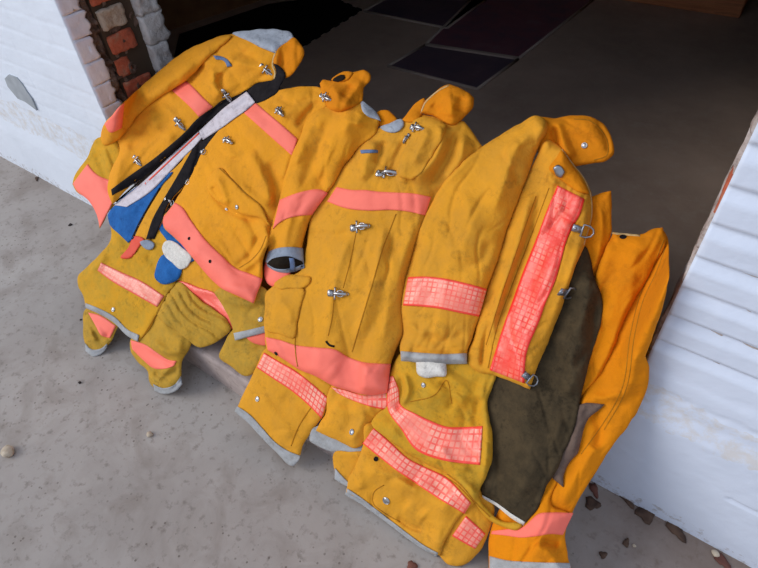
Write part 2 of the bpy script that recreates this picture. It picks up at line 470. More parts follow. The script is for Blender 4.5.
# ================================================================== the clothes, lowest first
# ---- protective trousers at the left end of the pile
t1 = coat('protective_trousers', 150, 350, 'soiled mustard trousers at the lower left, two coral banded legs standing on the concrete', 'trousers', 'trousers in the pile')
oA, fA = part('leg', t1, M['soiled'], [(84, 312), (83, 325), (85, 344), (90, 352), (101, 350), (110, 343), (117, 329), (121, 318), (112, 305), (95, 302)],
     puff=.03, w=18, s=5, folds=[([(92, 332), (102, 338), (110, 334)], 3, -.006), ([(88, 325), (95, 342)], 3, .005)], pleats=[(.9, 9, .007, 19, 98, 335, 18)], noise=[(.005, 16, 9, .6, 3)])
ribbon('cuff', oA, M['grey'], [(85, 343), (91, 349), (101, 348.5), (107, 343.5)], [(85.5, 351), (93, 356.5), (102, 353.5), (107.5, 347)], lift=.003, puff=.004)
ribbon('coral_band', oA, M['pink'], [(88, 312.5), (99, 315), (116, 326)], [(95.4, 325.5), (102, 336), (110, 338)], lift=.002)
oB, fB = part('leg', t1, M['soiled'], [(131, 339), (131, 352), (138, 362), (148, 372), (149, 380), (153, 387), (171, 388), (180, 380), (182, 362), (189, 350), (192, 338), (184, 322), (168, 306), (152, 308), (140, 325)],
     puff=.035, w=24, s=6, folds=[([(150, 340), (168, 352), (186, 350)], (4, 8), .008), ([(153, 372), (163, 377), (178, 368)], 4, -.007), ([(160, 318), (172, 335), (186, 341)], 5, .005), ([(156, 382), (168, 370), (176, 365)], 3, .005)], pleats=[(.5, 13, .008, 20, 165, 372, 24)], noise=[(.005, 22, 12, .5, 5)])
ribbon('coral_band', oB, M['pink'], [(130.5, 340), (144, 344), (159, 354), (169, 360), (176.5, 361)], [(132, 349), (143, 360), (154, 368.5), (166, 368.5), (174, 366)], lift=.002)
ribbon('cuff', oB, M['grey'], [(153, 384), (162, 388), (174, 385), (181, 376)], [(154.5, 391), (163, 394), (176, 391), (182.5, 384)], lift=.003, puff=.004)

# ---- crumpled coat between the curb and the blue lining
t2 = coat('work_coat', 195, 320, 'coat of which a crumpled olive sleeve shows above the bare stretch of curb', 'coat', 'coats piled in the doorway')
part('back_panel', t2, M['gold'], [(176, 250), (165, 272), (178, 283), (196, 291), (218, 297), (238, 300), (250, 290), (225, 262), (200, 245)], puff=.02, w=14, s=6, noise=[(.004, 25, 14, .7, 9)])
part('inner_band', t2, M['gridold'], [(178, 281), (190, 292), (206, 305), (222, 322), (231, 329), (236, 322), (230, 306), (218, 295), (198, 287)], puff=.01, w=10, s=5, noise=[(.004, 14, 8, .8, 12)])
part('sleeve', t2, M['soiled'], [(177, 282), (168, 290), (160, 304), (157, 314), (163, 322), (176, 330), (189, 341), (200, 348), (208, 346), (221, 339), (231, 329), (226, 319), (216, 311), (205, 303), (192, 292)],
     puff=.032, w=22, s=6, pleats=[(.72, 8.5, .0085, 14, 195, 316, 60)], step=1.1, noise=[(.002, 34, 14, .72, 14)])

# ---- soiled coat with riveted flap, over the curb
t3 = coat('work_coat', 245, 350, 'soiled olive coat corner with grey edged riveted flap, folded over the curb', 'coat', 'coats piled in the doorway')
part('body', t3, M['soiled'], [(232, 330), (224, 344), (219, 356), (232, 367), (247, 376), (257, 370), (266, 356), (272, 340), (262, 325), (244, 320)], puff=.022, w=16, s=6, folds=[([(232, 345), (250, 352), (264, 348)], 5, -.004)], pleats=[(.6, 13, .005, 18, 245, 350, 40)], noise=[(.004, 26, 12, .5, 18)])
part('inner_band', t3, M['pinkdirty'], [(246, 336), (254, 343), (268, 344), (270, 332), (255, 330)], puff=.004, w=6, s=4)
o3, f3 = part('flap', t3, M['soiled'], [(214, 292, 1), (219, 300), (228, 316), (235, 337, 1), (250, 334), (267, 329, 1), (270, 310), (267, 290), (240, 284), (222, 286)], puff=.012, w=12, s=6, lift=.004,
     folds=[([(218, 296), (238, 304), (262, 300)], (4, 10), .005), ([(246, 318), (252, 310), (262, 307)], 3, -.003)], noise=[(.004, 26, 14, .3, 21)])
ribbon('hem_binding', o3, M['grey'], [(233.5, 333), (250, 329.5), (268, 325)], [(235, 340.5), (252, 336), (268, 332)], f3, lift=.003, puff=.003)
snap(o3, 260.5, 319.5, f3)

# ---- coat at the lower left with worn grid band
t4 = coat('work_coat', 120, 300, 'soiled olive coat lying over the mustard trousers, worn coral band and wavy grey hem', 'coat', 'coats piled in the doorway')
_, f4 = part('body', t4, M['olive'], [(112, 205), (110, 224), (111, 238), (101, 253), (88, 266), (78, 277), (78, 285), (83, 296), (86, 308, 1), (98, 313), (114, 322), (128, 335), (138, 342, 1), (146, 334), (156, 316), (166, 296), (176, 282), (168, 262), (176, 246), (165, 225), (140, 210)],
     puff=.028, w=22, s=8, folds=[([(112, 236), (125, 250), (150, 262)], (5, 10), .006), ([(106, 252), (100, 262), (90, 272)], 5, .008), ([(118, 232), (135, 250), (155, 256)], 5, -.005), ([(150, 262), (160, 275), (164, 290)], 3, -.003), ([(90, 290), (110, 298), (135, 322)], 7, .004)], pleats=[(.7, 15, .006, 21, 120, 245, 30), (.5, 18, .005, 22, 95, 285, 30)], noise=[(.006, 30, 16, .6, 24), (.002, 12, 8, .6, 25)])
ribbon('reflective_band', t4, M['gridold'], [(101, 262.5), (121, 272), (141, 281), (164, 296)], [(97.5, 270.5), (110, 280), (134, 294), (157, 307)], f4, cell=4.6)
ribbon('hem_binding', t4, M['grey'], [(85.5, 303), (98, 308), (114, 316.5), (129, 330.5), (139, 335)], [(85.5, 308), (98, 313.5), (113.5, 322.5), (128, 336.5), (138, 342)], f4, lift=.003, puff=.003)
line('seam', t4, M['seam'], [(166, 296), (156, 315), (142, 338)], 1.1, f4)
snap(t4, 113.3, 309.6, f4)

# ---- trousers at the right end
t5 = coat('protective_trousers', 600, 420, 'clean orange yellow trousers at the right end, leg lying against the white brick wall', 'trousers', 'trousers in the pile')
part('waist_flap', t5, M['deep'], [(580, 192), (592, 196, 1), (611, 190, 1), (611, 232), (606, 252), (597, 278), (588, 300), (572, 300), (570, 250)], puff=.015, w=14, s=6, folds=[([(600, 200), (602, 235), (592, 275)], 5, .005)], noise=[(.003, 30, 12, 1.3, 31)])
part('leg', t5, M['deep'], [(640, 236), (663, 229), (668, 240), (669, 256), (669, 276), (665, 297), (660, 316), (653, 336), (645, 356, 1), (649, 368), (649, 380), (642, 402), (627, 427), (610, 449), (594, 475), (582, 494), (573, 512), (565, 537), (569, 560), (574, 600), (500, 600), (500, 560), (520, 525), (560, 470), (572, 420), (600, 360), (622, 300)],
     puff=.03, w=26, s=9, te=.006, folds=[([(622, 392), (604, 398), (590, 396)], 5, .005), ([(636, 350), (632, 380), (618, 405)], 6, .005), ([(590, 410), (600, 430), (594, 450)], 6, -.006), ([(600, 440), (575, 480), (560, 510)], 8, .006)], noise=[(.005, 60, 18, 1.9, 33), (.0022, 20, 10, 1.9, 34)])
_, f5 = part('leg', t5, M['deep'], [(613, 232, 1), (626, 235), (640, 234), (663, 227, 1), (666, 240), (656, 262), (644, 284), (626, 316), (612, 352), (600, 374), (582, 396), (570, 430), (562, 470), (552, 505), (570, 513, 1), (565, 537), (569, 560), (574, 600), (492, 600), (489, 558, 1), (489, 540), (494, 520), (520, 480), (545, 430), (556, 380), (572, 330), (590, 290), (600, 262)],
     puff=.03, w=26, s=8, folds=[([(612, 240), (600, 270), (592, 300)], (5, 12), .006), ([(640, 250), (620, 290), (606, 330)], 9, .005), ([(530, 545), (552, 556), (562, 580)], 8, .008), ([(540, 540), (560, 545)], 4, -.007)], noise=[(.005, 60, 22, 1.9, 36), (.0022, 20, 10, 1.9, 37)])
ribbon('coral_band', t5, M['pink'], [(492, 531), (508, 529), (524, 526.5), (531, 520), (538, 514), (552, 512.5), (573.5, 513)], [(491, 534), (505, 535.5), (520, 537.5), (538, 536), (551, 534), (563, 535)], f5)
line('seam', t5, M['seam'], [(664, 240), (652, 270), (640, 296), (631, 331), (621, 391), (600, 428), (581, 454)], .9)
line('seam', t5, M['seam'], [(666, 246), (655, 275), (644, 298), (635, 333), (625, 392), (604, 430)], .9)
ribbon('cuff', t5, M['grey'], [(489.5, 556), (505, 560), (530, 562), (570, 563)], [(489, 600), (505, 602), (530, 602), (575, 602)], f5, lift=.003, puff=.003)
line('waist_piping', t5, M['paleseam'], [(612, 233), (622, 234), (640, 235.5)], 2.0, f5)
eyelet(t5, 623, 237, f5, .006)

# ---- coat corner second from the curb gap
t6 = coat('work_coat', 280, 410, 'bright yellow coat corner with coral grid band and rivet, grey hem hanging past curb', 'coat', 'coats piled in the doorway')
_, f6 = part('body', t6, M['gold'], [(264, 350), (256, 367), (247, 387), (237, 408, 1), (250, 418), (262, 431), (276, 446), (290, 454), (300, 456, 1), (304, 444), (313, 430), (322, 418), (328, 404), (334, 392), (345, 375), (330, 355), (290, 340)],
     puff=.02, w=18, s=7, te=.007, folds=[([(258, 395), (275, 415), (292, 440)], 8, .004), ([(280, 395), (305, 410), (310, 425)], 7, -.003), ([(300, 372), (318, 382), (335, 390)], 5, .004)], noise=[(.0035, 40, 20, .8, 41)])
ribbon('reflective_band', t6, M['grid'], [(264, 352.5), (279, 361.5), (294, 370), (311, 383), (328, 398)], [(256.5, 367.5), (272, 378), (291, 390.5), (306, 403), (321.5, 418.5)], f6, cell=5)
ribbon('hem_binding', t6, M['grey'], [(237, 406), (250, 415), (262, 428), (276, 443), (290, 452), (301, 456)], [(234.5, 411.5), (248, 423), (261, 437), (275, 451), (294, 465.5), (299, 460)], EField(), lift=.004, puff=.003, reg=False)
line('seam', t6, M['seam'], [(324, 393), (310, 409), (298, 428), (291, 446)], 1.2, f6)
snap(t6, 257.5, 399, f6)

# ---- coat corner third, pocket shaped flap
t7 = coat('work_coat', 345, 420, 'yellow coat corner with square riveted flap, directly under the coral hem of the middle coat', 'coat', 'coats piled in the doorway')
part('hem_binding', t7, M['grey'], [(312, 430), (309.5, 440), (321, 448), (338, 452.5), (356, 458), (366, 452), (360, 436), (335, 425)], puff=.006, w=8, s=6)
o7, f7 = part('flap', t7, M['gold'], [(331, 386), (327, 398), (326, 410), (316, 431, 1), (335, 439), (356, 448), (364, 444), (374, 424), (384, 411), (392, 405), (392, 380), (355, 372)],
     puff=.02, w=14, s=6, folds=[([(330, 405), (350, 412), (376, 408)], 8, .005), ([(346, 398), (350, 420), (344, 436)], 6, -.003), ([(366, 414), (358, 430), (350, 442)], 5, .004)], noise=[(.004, 26, 14, .5, 44)])
ribbon('reflective_band', o7, M['grid'], [(331, 387), (345, 390), (361, 394), (374, 391), (389, 388)], [(337, 393), (349, 399), (361, 403.5), (372, 407), (388, 410.5)], f7, cell=5)
snap(o7, 352, 432, f7, .007, 'steel')

# ---- bottom coat
t8 = coat('work_coat', 410, 500, 'golden coat at the bottom front edge, diagonal coral grid band above riveted pocket', 'coat', 'coats piled in the doorway')
part('back_panel', t8, M['gold'], [(335, 452), (335, 471), (346, 485), (352, 492), (372, 480), (366, 452), (350, 452)], puff=.008, w=10, s=5, te=.004)
ribbon('hem_binding', t8, M['grey'], [(335, 468), (341, 475), (350, 484)], [(334.5, 479), (342, 484), (348, 487)], EF, lift=.003, puff=.002, reg=False)
o8s, _ = part('sleeve', t8, M['gold'], [(442, 500), (430, 530), (440, 557), (448, 565), (463, 565), (479, 552), (490, 530), (494, 505), (480, 485), (460, 480)], puff=.028, w=20, s=6, noise=[(.004, 20, 12, 2, 47)])
ribbon('sleeve_band', o8s, M['grid'], [(466, 516), (475, 524), (485.5, 534)], [(452, 536), (464, 543), (475, 549)], EF, cell=6)
_, f8 = part('body', t8, M['gold'], [(364, 426), (363, 444), (357, 462), (347, 484), (346, 492, 1), (360, 500), (377, 513), (392, 524), (409, 537), (431, 553), (440, 556, 1), (444, 543), (452, 528), (462, 514), (472, 506), (480, 495), (462, 470), (430, 445), (395, 425)],
     puff=.026, w=22, s=7, te=.008, folds=[([(372, 492), (374, 510), (396, 520)], 3, -.004), ([(396, 516), (410, 527), (424, 531)], 3, -.006), ([(365, 470), (395, 478), (420, 495)], 6, .005), ([(385, 480), (405, 478), (420, 484)], 4, -.004), ([(420, 510), (438, 530), (438, 550)], 8, .005), ([(358, 470), (362, 490)], 5, .004), ([(405, 505), (425, 520)], 6, .004)], noise=[(.005, 40, 18, .7, 49), (.002, 14, 9, .7, 50)])
ribbon('reflective_band', t8, M['grid'], [(374, 428), (391, 443), (409, 459), (426, 467.5), (444, 476), (471, 503)], [(362.5, 443.5), (378, 456), (396, 470), (416, 483.5), (436, 497), (464.5, 514)], f8, cell=6)
ribbon('hem_binding', t8, M['grey'], [(346.5, 488), (360, 497), (377, 510), (392, 521.5), (409, 534.5), (425, 546), (438, 553)], [(345, 495), (359, 503), (375.5, 514.5), (391, 526), (408, 539), (424, 550), (437, 557)], EF, lift=.004, puff=.002, reg=False)
line('seam', t8, M['seam'], [(384, 485), (374, 492), (373, 503), (383, 512), (400, 522)], 1, f8)
line('seam', t8, M['seam'], [(444, 476), (456, 484), (466, 494), (474, 502)], 1, f8)
snap(t8, 386.3, 500.6, f8, .009)
eyelet(t8, 376, 459, f8, .005)

# ---- second left coat (its body; the sleeve comes after the middle coat)
t10 = coat('work_coat', 250, 230, 'golden coat second from the left, gaping chest pocket, sleeve ending in open grey cuff', 'coat', 'coats piled in the doorway')
part('lining', t10, M['blue'], [(158, 222), (168, 242), (180, 258), (192, 262), (200, 252), (190, 232), (172, 218)], puff=.006, w=8, s=5, te=.004)
part('liner_sleeve', t10, M['blue'], [(163, 254), (156, 268), (155, 278), (160, 283), (169, 284), (178, 279), (182, 268), (176, 257)], puff=.018, w=14, s=4)
part('liner_cuff', t10, M['knit'], [(166, 241), (162, 248), (164, 255), (172, 262), (181, 269), (188, 266), (192, 258), (182, 248), (172, 241)], puff=.008, w=9, s=4, noise=[(.002, 5, 12, .7, 60)])
_, f10 = part('body', t10, M['orange'], [(252, 104), (278, 91), (305, 86), (320, 87), (332, 96), (334, 112), (325, 130), (315, 160), (300, 200), (284, 225), (270, 242), (263, 262), (262, 279), (258, 293), (254, 304, 1), (238, 297), (220, 288, 1), (206, 274), (192, 257), (177, 240), (164, 227), (161, 219, 1), (175, 202), (182, 190), (191, 176), (201, 154), (213, 137), (232, 116)],
     puff=.034, w=26, s=12, te=.007, thick=.06,
     folds=[([(212, 182), (218, 200), (236, 214), (262, 222)], 3.5, -.007), ([(205, 176), (222, 166), (238, 184), (262, 206), (274, 232)], (5, 9), .006),
            ([(262, 222), (268, 240), (254, 262), (240, 272)], (9, 4), .009), ([(258, 235), (250, 255), (236, 266)], 3, -.006), ([(270, 232), (262, 258), (258, 280)], 5, .008),
            ([(248, 150), (262, 175), (272, 205)], 7, .007), ([(268, 160), (276, 185), (276, 212)], 5, -.007), ([(290, 150), (282, 180)], 5, .005), ([(226, 140), (232, 160)], 8, .004),
            ([(300, 100), (285, 115), (262, 108)], 5, .005), ([(275, 95), (292, 104), (312, 98)], 4, -.005), ([(204, 225), (225, 240), (240, 256)], 7, -.003),
            ([(322, 100), (308, 112), (296, 128)], 4, -.007)],
     pleats=[(1.1, 18, .007, 26, 262, 245, 34), (1.9, 22, .006, 27, 300, 105, 34)], noise=[(.008, 46, 22, 1.0, 62), (.003, 18, 10, 1.0, 63)])
line('seam', t10, M['seam'], [(266, 236), (260, 250), (250, 261), (239, 268)], .9, f10)
ribbon('coral_hem', t10, M['pink'], [(175, 202.5), (182, 207), (190, 219), (206.5, 241), (221, 255), (239, 270), (248, 273), (262.5, 279)], [(161.5, 219.5), (164.5, 227), (178, 240.5), (192, 257), (214, 282), (221, 288), (238, 296), (253.5, 303.5)], f10, lift=.003, puff=.003)
ribbon('chest_band', t10, M['pink'], [(255, 102), (268, 113.5), (283, 126), (297.5, 139)], [(243, 112), (257, 124.5), (272, 138), (292.5, 156)], f10, lift=.003)
o10p, f10p = part('pocket_flap', t10, M['orange'], [(219, 167.5), (209, 178), (208, 190), (216, 200), (231, 208.5), (245, 215), (262, 219), (269, 226), (262, 208), (245, 193), (233, 180)], puff=.012, w=8, s=5, te=.006,
     folds=[([(216, 176), (222, 190), (228, 206)], 4, .007), ([(212, 186), (222, 200)], 3, -.005)], noise=[(.002, 20, 10, .7, 66)])
line('pocket_piping', o10p, M['seam'], [(219, 168), (233, 181), (245, 193), (262, 208), (268, 222)], 1.2, f10p)
snap(o10p, 237, 207, f10p, .0055); snap(t10, 226.5, 209.5, EF, .004)
eyelet(t10, 189, 238.5); eyelet(t10, 210, 261.4)
# facing beside the black strip
part('front_facing', t10, M['gold'], [(197, 143), (178, 165), (160, 182), (148, 206), (138, 228), (133, 239), (142, 243), (152, 238), (168, 206), (190, 176)], puff=.008, w=8, s=6, te=.004)
part('facing_tip', t10, M['reddish'], [(134, 236), (128, 248), (120, 257.5), (131, 258), (138, 249), (144, 239)], puff=.003, w=4, s=4, te=.004)
ribbon('hook_strip', t10, M['black'], [(194, 146), (176, 178), (163, 200), (152.5, 219), (146, 239)], [(216, 133), (201, 154), (190.5, 177), (168, 205), (160, 226), (154.5, 239)], EF, lift=.003, puff=.002)
for q in ((165.4, 199), (169.8, 201), (202, 152)): snap(t10, q[0], q[1], EF, .0035)
dring(t10, 203, 152, 15, EF, .75); dring(t10, 187.5, 181, 60, EF, .75, 'metal'); dring(t10, 172, 203, 15, EF, .75)

# ---- far left coat
t9 = coat('work_coat', 170, 140, 'open golden coat at the upper left beside the brick jamb, blue lining showing', 'coat', 'coats piled in the doorway')
part('lining', t9, M['blue'], [(165, 175), (140, 185), (120, 200), (108, 215), (109, 224), (121, 236), (128, 243, 1), (133, 238), (141, 222), (149, 207), (160, 188), (172, 172)], puff=.012, w=12, s=6, te=.004, folds=[([(118, 215), (130, 212), (142, 200)], 4, .004)], noise=[(.003, 16, 10, 2, 70)])
line('lining_edge', t9, M['dark'], [(160, 188), (149, 206), (140, 222), (132, 239)], 2.0)
part('liner_tab', t9, M['greyblue'], [(140, 242), (146, 249), (152, 249), (154, 243), (146, 240)], puff=.004, w=4, s=3)
_, f9s = part('coat_tail', t9, M['olive'], [(98, 138), (86, 160), (74, 177), (72.5, 184, 1), (76, 191), (85, 197), (92, 203), (97, 214), (100, 229, 1), (106, 217), (113, 204), (120, 180), (122, 150), (110, 136)], puff=.02, w=16, s=8, te=.006,
     folds=[([(96, 150), (104, 175), (112, 196)], 5, -.006), ([(104, 146), (112, 172)], 4, .006)], pleats=[(1.2, 12, .006, 23, 105, 155, 24)], noise=[(.004, 30, 12, 1.2, 72)])
ribbon('coral_hem', t9, M['pink'], [(87.5, 164), (92, 170), (99, 176), (110, 181), (114, 200)], [(72.8, 183.5), (77, 191), (88, 200), (96, 213), (100, 228)], f9s, lift=.003, puff=.003)
_, f9 = part('body', t9, M['orange'], [(216, 37), (240, 34), (262, 34), (278, 44), (280, 60), (274, 80), (255, 84), (245, 91), (232, 97), (216, 106), (196, 128), (178, 147), (158, 163), (138, 178), (122, 195), (112, 205, 1), (107, 190), (112, 168), (120, 148), (116, 138), (124, 120), (145, 96), (170, 74), (196, 50)],
     puff=.036, w=28, s=12, te=.008, thick=.07,
     folds=[([(203, 60), (196, 72), (184, 84), (168, 92)], (4, 9), -.012), ([(212, 66), (214, 84), (222, 98)], 5, .009), ([(220, 72), (222, 90)], 4, -.007), ([(150, 108), (158, 130), (176, 140)], 6, .006), ([(130, 126), (146, 132), (168, 128)], 6, -.006),
            ([(132, 140), (120, 165), (114, 190)], 6, .007), ([(148, 118), (140, 132), (128, 150)], 5, -.006), ([(225, 58), (250, 66), (268, 70)], 5, .005), ([(214, 60), (238, 52), (262, 62)], 4, -.004), ([(158, 104), (172, 114), (178, 128)], 4, .005)],
     pleats=[(2.5, 16, .006, 24, 150, 120, 34), (1.0, 20, .006, 25, 225, 70, 34)], noise=[(.008, 44, 20, 2.2, 74), (.003, 18, 9, 2.2, 75)])
ribbon('chest_band', t9, M['pink'], [(186.5, 81), (194, 88), (203, 97.5), (213, 107)], [(171.5, 90), (181, 98.5), (190, 107), (199, 117)], f9, lift=.003)
o9v, f9v = part('sleeve', t9, M['orange'], [(113, 114), (124, 102), (145, 83), (166, 65.5), (181, 53.5), (202, 43), (214, 38), (232, 36), (222, 46), (208, 58), (197, 70), (187, 80), (173, 89), (160, 97), (148, 106), (136, 118), (126, 132), (114, 142), (104, 145), (100.5, 136), (103, 126)],
     puff=.034, w=20, s=9, te=.006, folds=[([(120, 128), (140, 104), (170, 80), (195, 60)], 6, .006), ([(135, 112), (150, 96)], 5, -.003), ([(118, 140), (124, 128)], 4, .004)], noise=[(.005, 40, 14, 2.5, 78)])
ribbon('sleeve_band', o9v, M['pink'], [(113, 114.5), (118, 108), (124.5, 102.5)], [(104.5, 124), (109.5, 132.5), (122, 128), (124.8, 114)][:3], f9v, lift=.003)
part('yoke_lining', t9, M['lining'], [(232.5, 33.7), (248, 30.5), (263, 29), (280, 29.5), (292, 34), (294, 38), (286.5, 43), (280, 48), (275, 53, 1), (261, 47.5), (246.5, 40)], puff=.008, w=8, s=6, te=.005, noise=[(.002, 20, 10, 0, 80)])
part('collar', t9, M['collar'], [(275, 53), (281, 46), (287, 42), (294, 37.5), (300, 43), (304, 50), (303, 58), (298, 67), (290, 76), (284, 78), (279, 68), (274, 65)], puff=.02, w=14, s=7, te=.006, folds=[([(290, 42), (284, 56), (280, 70)], 5, -.006)], pleats=[(1.7, 9, .004, 31, 290, 55, 20)], noise=[(.003, 14, 8, 1.2, 81)])
part('front_facing', t9, M['black'], [(273.5, 64), (281, 67), (286, 76), (281, 85), (277, 93), (266, 99), (256, 103), (246.5, 92), (252, 86), (264, 82), (274, 79), (276, 72)], puff=.008, w=8, s=6, te=.005, noise=[(.003, 12, 8, 1, 82)])
line('collar_piping', t9, M['paleseam'], [(276, 51), (273, 60), (272.5, 66), (275, 72), (274, 79)], 1.6)
ribbon('hook_strip', t9, M['black'], [(246, 90), (236, 96), (221, 101), (213, 108), (205, 113), (197, 119), (186, 131), (168, 147), (152, 160), (132, 174), (111, 189.5)], [(250, 96), (238, 104), (226, 110), (214, 117), (200, 128), (196, 134), (188, 139), (174, 152), (157, 167), (137, 182), (112, 195.5)], EF, lift=.003, puff=.002)
ribbon('zip_strip', t9, M['zip'], [(199, 131), (190, 139), (178, 149), (157, 169), (137, 187), (114, 205)], [(203, 137), (195, 146), (186, 155), (168, 174), (150, 192), (127, 207)], EF, lift=.003, puff=.003)
line('red_zip', t9, M['reddish'], [(199, 133), (182, 149), (163, 167), (145, 184)], 1.6)
line('zip_edge', t9, M['dark'], [(202, 126), (178, 147), (157, 167), (137, 184), (116, 202)], 1.8)
ribbon('reflective_strip', t9, M['zip'], [(246.6, 91.5), (236, 99), (225, 107), (212, 119), (199, 131)], [(255.3, 102.3), (245, 111), (235, 118), (220, 129), (203, 140)], EF, lift=.006, puff=.002)
for q, a in (((138, 161), 48), ((180, 124), 48), ((227.6, 96), 48), ((267, 70.5), 38)): clasp(t9, q[0], q[1], a, .92)
ribbon('fabric_loop', t9, M['loop'], [(213, 55.5), (220, 56), (227, 59), (232, 66)], [(216, 59.5), (222, 60), (225, 62), (227, 67)], EF, lift=.004, puff=.003)
for q, a in (((228, 141), 30), ((280, 112), 50), ((327, 98), 28)): clasp(t10, q[0], q[1], a, .9)

# ---- right coat: lining and lower body
t12 = coat('work_coat', 510, 330, 'golden coat right of centre, front thrown open over dark brown lining, white knit cuff', 'coat', 'coats piled in the doorway')
part('liner_flap', t12, M['mauve'], [(578, 405), (590, 403), (605, 404, 1), (598, 411), (589, 418), (583, 432), (578, 452), (569, 463), (564, 474), (563, 487, 1), (556, 481), (546, 468), (552, 430)], puff=.012, w=10, s=6, noise=[(.004, 20, 8, 2, 90)])
o12l, f12l = part('wool_lining', t12, M['brownwool'], [(570, 240), (585, 246), (594, 275), (602, 300), (602, 318), (594, 346), (586, 375), (580, 402), (574, 428), (565, 450), (558, 468), (547, 486), (537, 509), (526, 523, 1), (511, 515), (496, 503), (482, 495, 1), (478, 470), (484, 420), (488, 370), (520, 300)],
     puff=.03, w=26, s=10, te=.006, folds=[([(590, 268), (585, 310), (570, 345)], 9, .008), ([(596, 300), (588, 350), (570, 372)], 6, -.007), ([(555, 330), (572, 365), (570, 400)], 8, .006), ([(520, 400), (530, 450), (522, 500)], 14, .006)], noise=[(.006, 50, 24, 1.5, 92), (.0015, 6, 6, 0, 93)])
ribbon('lining_hem', o12l, M['knit'], [(482, 495), (496, 502.5), (512, 514), (525, 522)], [(483, 498.5), (496, 506), (511, 518), (523.5, 526)], f12l, lift=.003, puff=.002)
_, f12b = part('body', t12, M['olive'], [(398, 356), (470, 355), (488, 362), (497, 372), (492, 388), (487, 402), (490, 420), (493, 440), (491, 464), (484, 482), (479, 496), (486, 508), (500, 520), (522, 526), (518, 530), (504, 527), (488, 519), (474, 502), (462, 488), (447, 474), (425, 463), (402, 449), (384, 436), (371, 423), (378, 413), (386, 407), (386, 390), (390, 375)],
     puff=.03, w=22, s=10, te=.008, thick=.06, folds=[([(404, 372), (408, 392), (400, 408)], (5, 3), .008), ([(400, 375), (402, 398), (396, 412)], 4, -.007), ([(420, 398), (445, 392), (470, 402)], 10, .005), ([(440, 380), (452, 396), (448, 412)], 4, -.004), ([(395, 425), (420, 448), (450, 468)], 7, -.005), ([(440, 445), (450, 462), (470, 470)], 5, .006), ([(486, 372), (482, 400), (487, 440), (484, 480)], (4, 6), .006), ([(480, 395), (474, 430)], 5, -.004), ([(452, 472), (468, 486), (480, 498)], 4, .004)],
     pleats=[(.5, 20, .006, 29, 440, 400, 40), (.6, 16, .006, 30, 400, 435, 30)], noise=[(.007, 40, 20, .6, 95), (.002, 15, 10, .6, 96)])
ribbon('reflective_band', t12, M['grid'], [(393, 376), (399, 390), (400, 404), (416, 414), (431, 421), (446, 426.5), (465, 427), (482.5, 426)], [(387, 377), (387, 392), (388, 410), (401, 429), (415, 449), (439, 459.5), (460, 463), (480, 465)], f12b, cell=5.6)
line('seam', t12, M['seam'], [(447, 474), (462, 486), (474, 501), (490, 517)], 1.1, f12b)
line('seam', t12, M['seam'], [(410, 402), (436, 394), (446, 380), (452, 404)], .9, f12b)
snap(t12, 423.5, 385, f12b, .005)
part('knit_cuff', t12, M['knit'], [(417, 355), (415.8, 366), (417, 374), (425, 377.5), (436, 376.5), (445.5, 376), (446, 364), (446, 355)], puff=.012, w=8, s=5, noise=[(.0015, 4, 14, 0, 97)])

# ---- middle coat
t11 = coat('work_coat', 350, 280, 'buttoned golden coat in the middle, upright collar, coral chest band and wide coral hem', 'coat', 'coats piled in the doorway')
part('shoulder', t11, M['deep'], [(376, 113), (387, 110), (394, 116), (398, 122), (392, 130), (378, 124)], puff=.008, w=6, s=4)
part('sleeve_end', t11, M['pink'], [(266, 262), (264, 272), (266, 281), (273, 287), (284, 285), (290, 276), (289, 264)], puff=.018, w=10, s=5)
_, f11 = part('body', t11, M['gold'], [(382, 126), (392, 122), (402, 119), (412, 113), (430, 116), (450, 120), (464, 121, 1), (473, 132), (482, 146, 1), (474, 165), (455, 185), (436, 200), (424, 225), (412, 255), (406, 280), (403, 300), (402, 337), (396, 350), (391, 364), (387, 393, 1), (375, 395), (362, 395), (348, 390), (333, 386), (316, 376), (299, 369), (283, 359), (267, 350, 1), (265, 338), (265, 310), (268, 291), (285, 280), (302, 268), (306, 250), (312, 215), (326, 190), (341, 170), (360, 146), (373, 133)],
     puff=.042, w=30, s=14, te=.009, thick=.07,
     folds=[([(436, 122), (442, 138), (436, 156), (422, 172), (408, 180)], (4, 9), .011), ([(405, 140), (396, 160), (390, 176)], 5, -.008), ([(412, 145), (404, 165), (405, 185)], 5, .006),
            ([(376, 140), (366, 160), (362, 182)], 6, .007), ([(386, 140), (376, 165)], 4, -.006), ([(455, 130), (448, 155), (430, 185)], 6, -.007), ([(465, 135), (460, 158), (444, 182)], 6, .007), ([(386, 222), (372, 285), (354, 345)], (4, 12), .007), ([(384, 216), (391, 240), (386, 300), (378, 350)], 9, -.004),
            ([(308, 232), (330, 236), (352, 232)], 5, -.004), ([(352, 232), (340, 262), (332, 295), (328, 338)], 5, .004), ([(394, 250), (388, 300), (382, 345)], 7, .006), ([(365, 362), (364, 392)], (4, 8), .007), ([(425, 205), (402, 262), (395, 300)], 8, .006)],
     pleats=[(1.9, 20, .008, 28, 405, 160, 40)], noise=[(.006, 60, 24, 1.75, 100), (.0025, 20, 12, 1.75, 101)])
ribbon('chest_band', t11, M['pink'], [(336.5, 187), (353, 190), (365, 190), (377, 191.5), (395, 192.5), (413, 193.5), (431, 197)], [(327, 201.5), (345, 208), (367.5, 210.5), (392, 210), (408, 211.5), (425.5, 215.5)], f11, lift=.003)
ribbon('coral_hem', t11, M['pink'], [(265.5, 337), (280, 340), (295, 345), (317, 347.5), (336, 350), (348, 357), (362.5, 362), (377, 363.5), (391, 364)], [(267.5, 350), (283, 359), (299, 369.5), (316, 376.5), (333.5, 386), (348, 390.5), (362.5, 394.5), (375, 395), (387, 393)], f11, lift=.003, puff=.003)
line('placket_seam', t11, M['seam'], [(396, 214), (384, 245), (372, 285), (360, 325), (352, 352)], 1.1, f11)
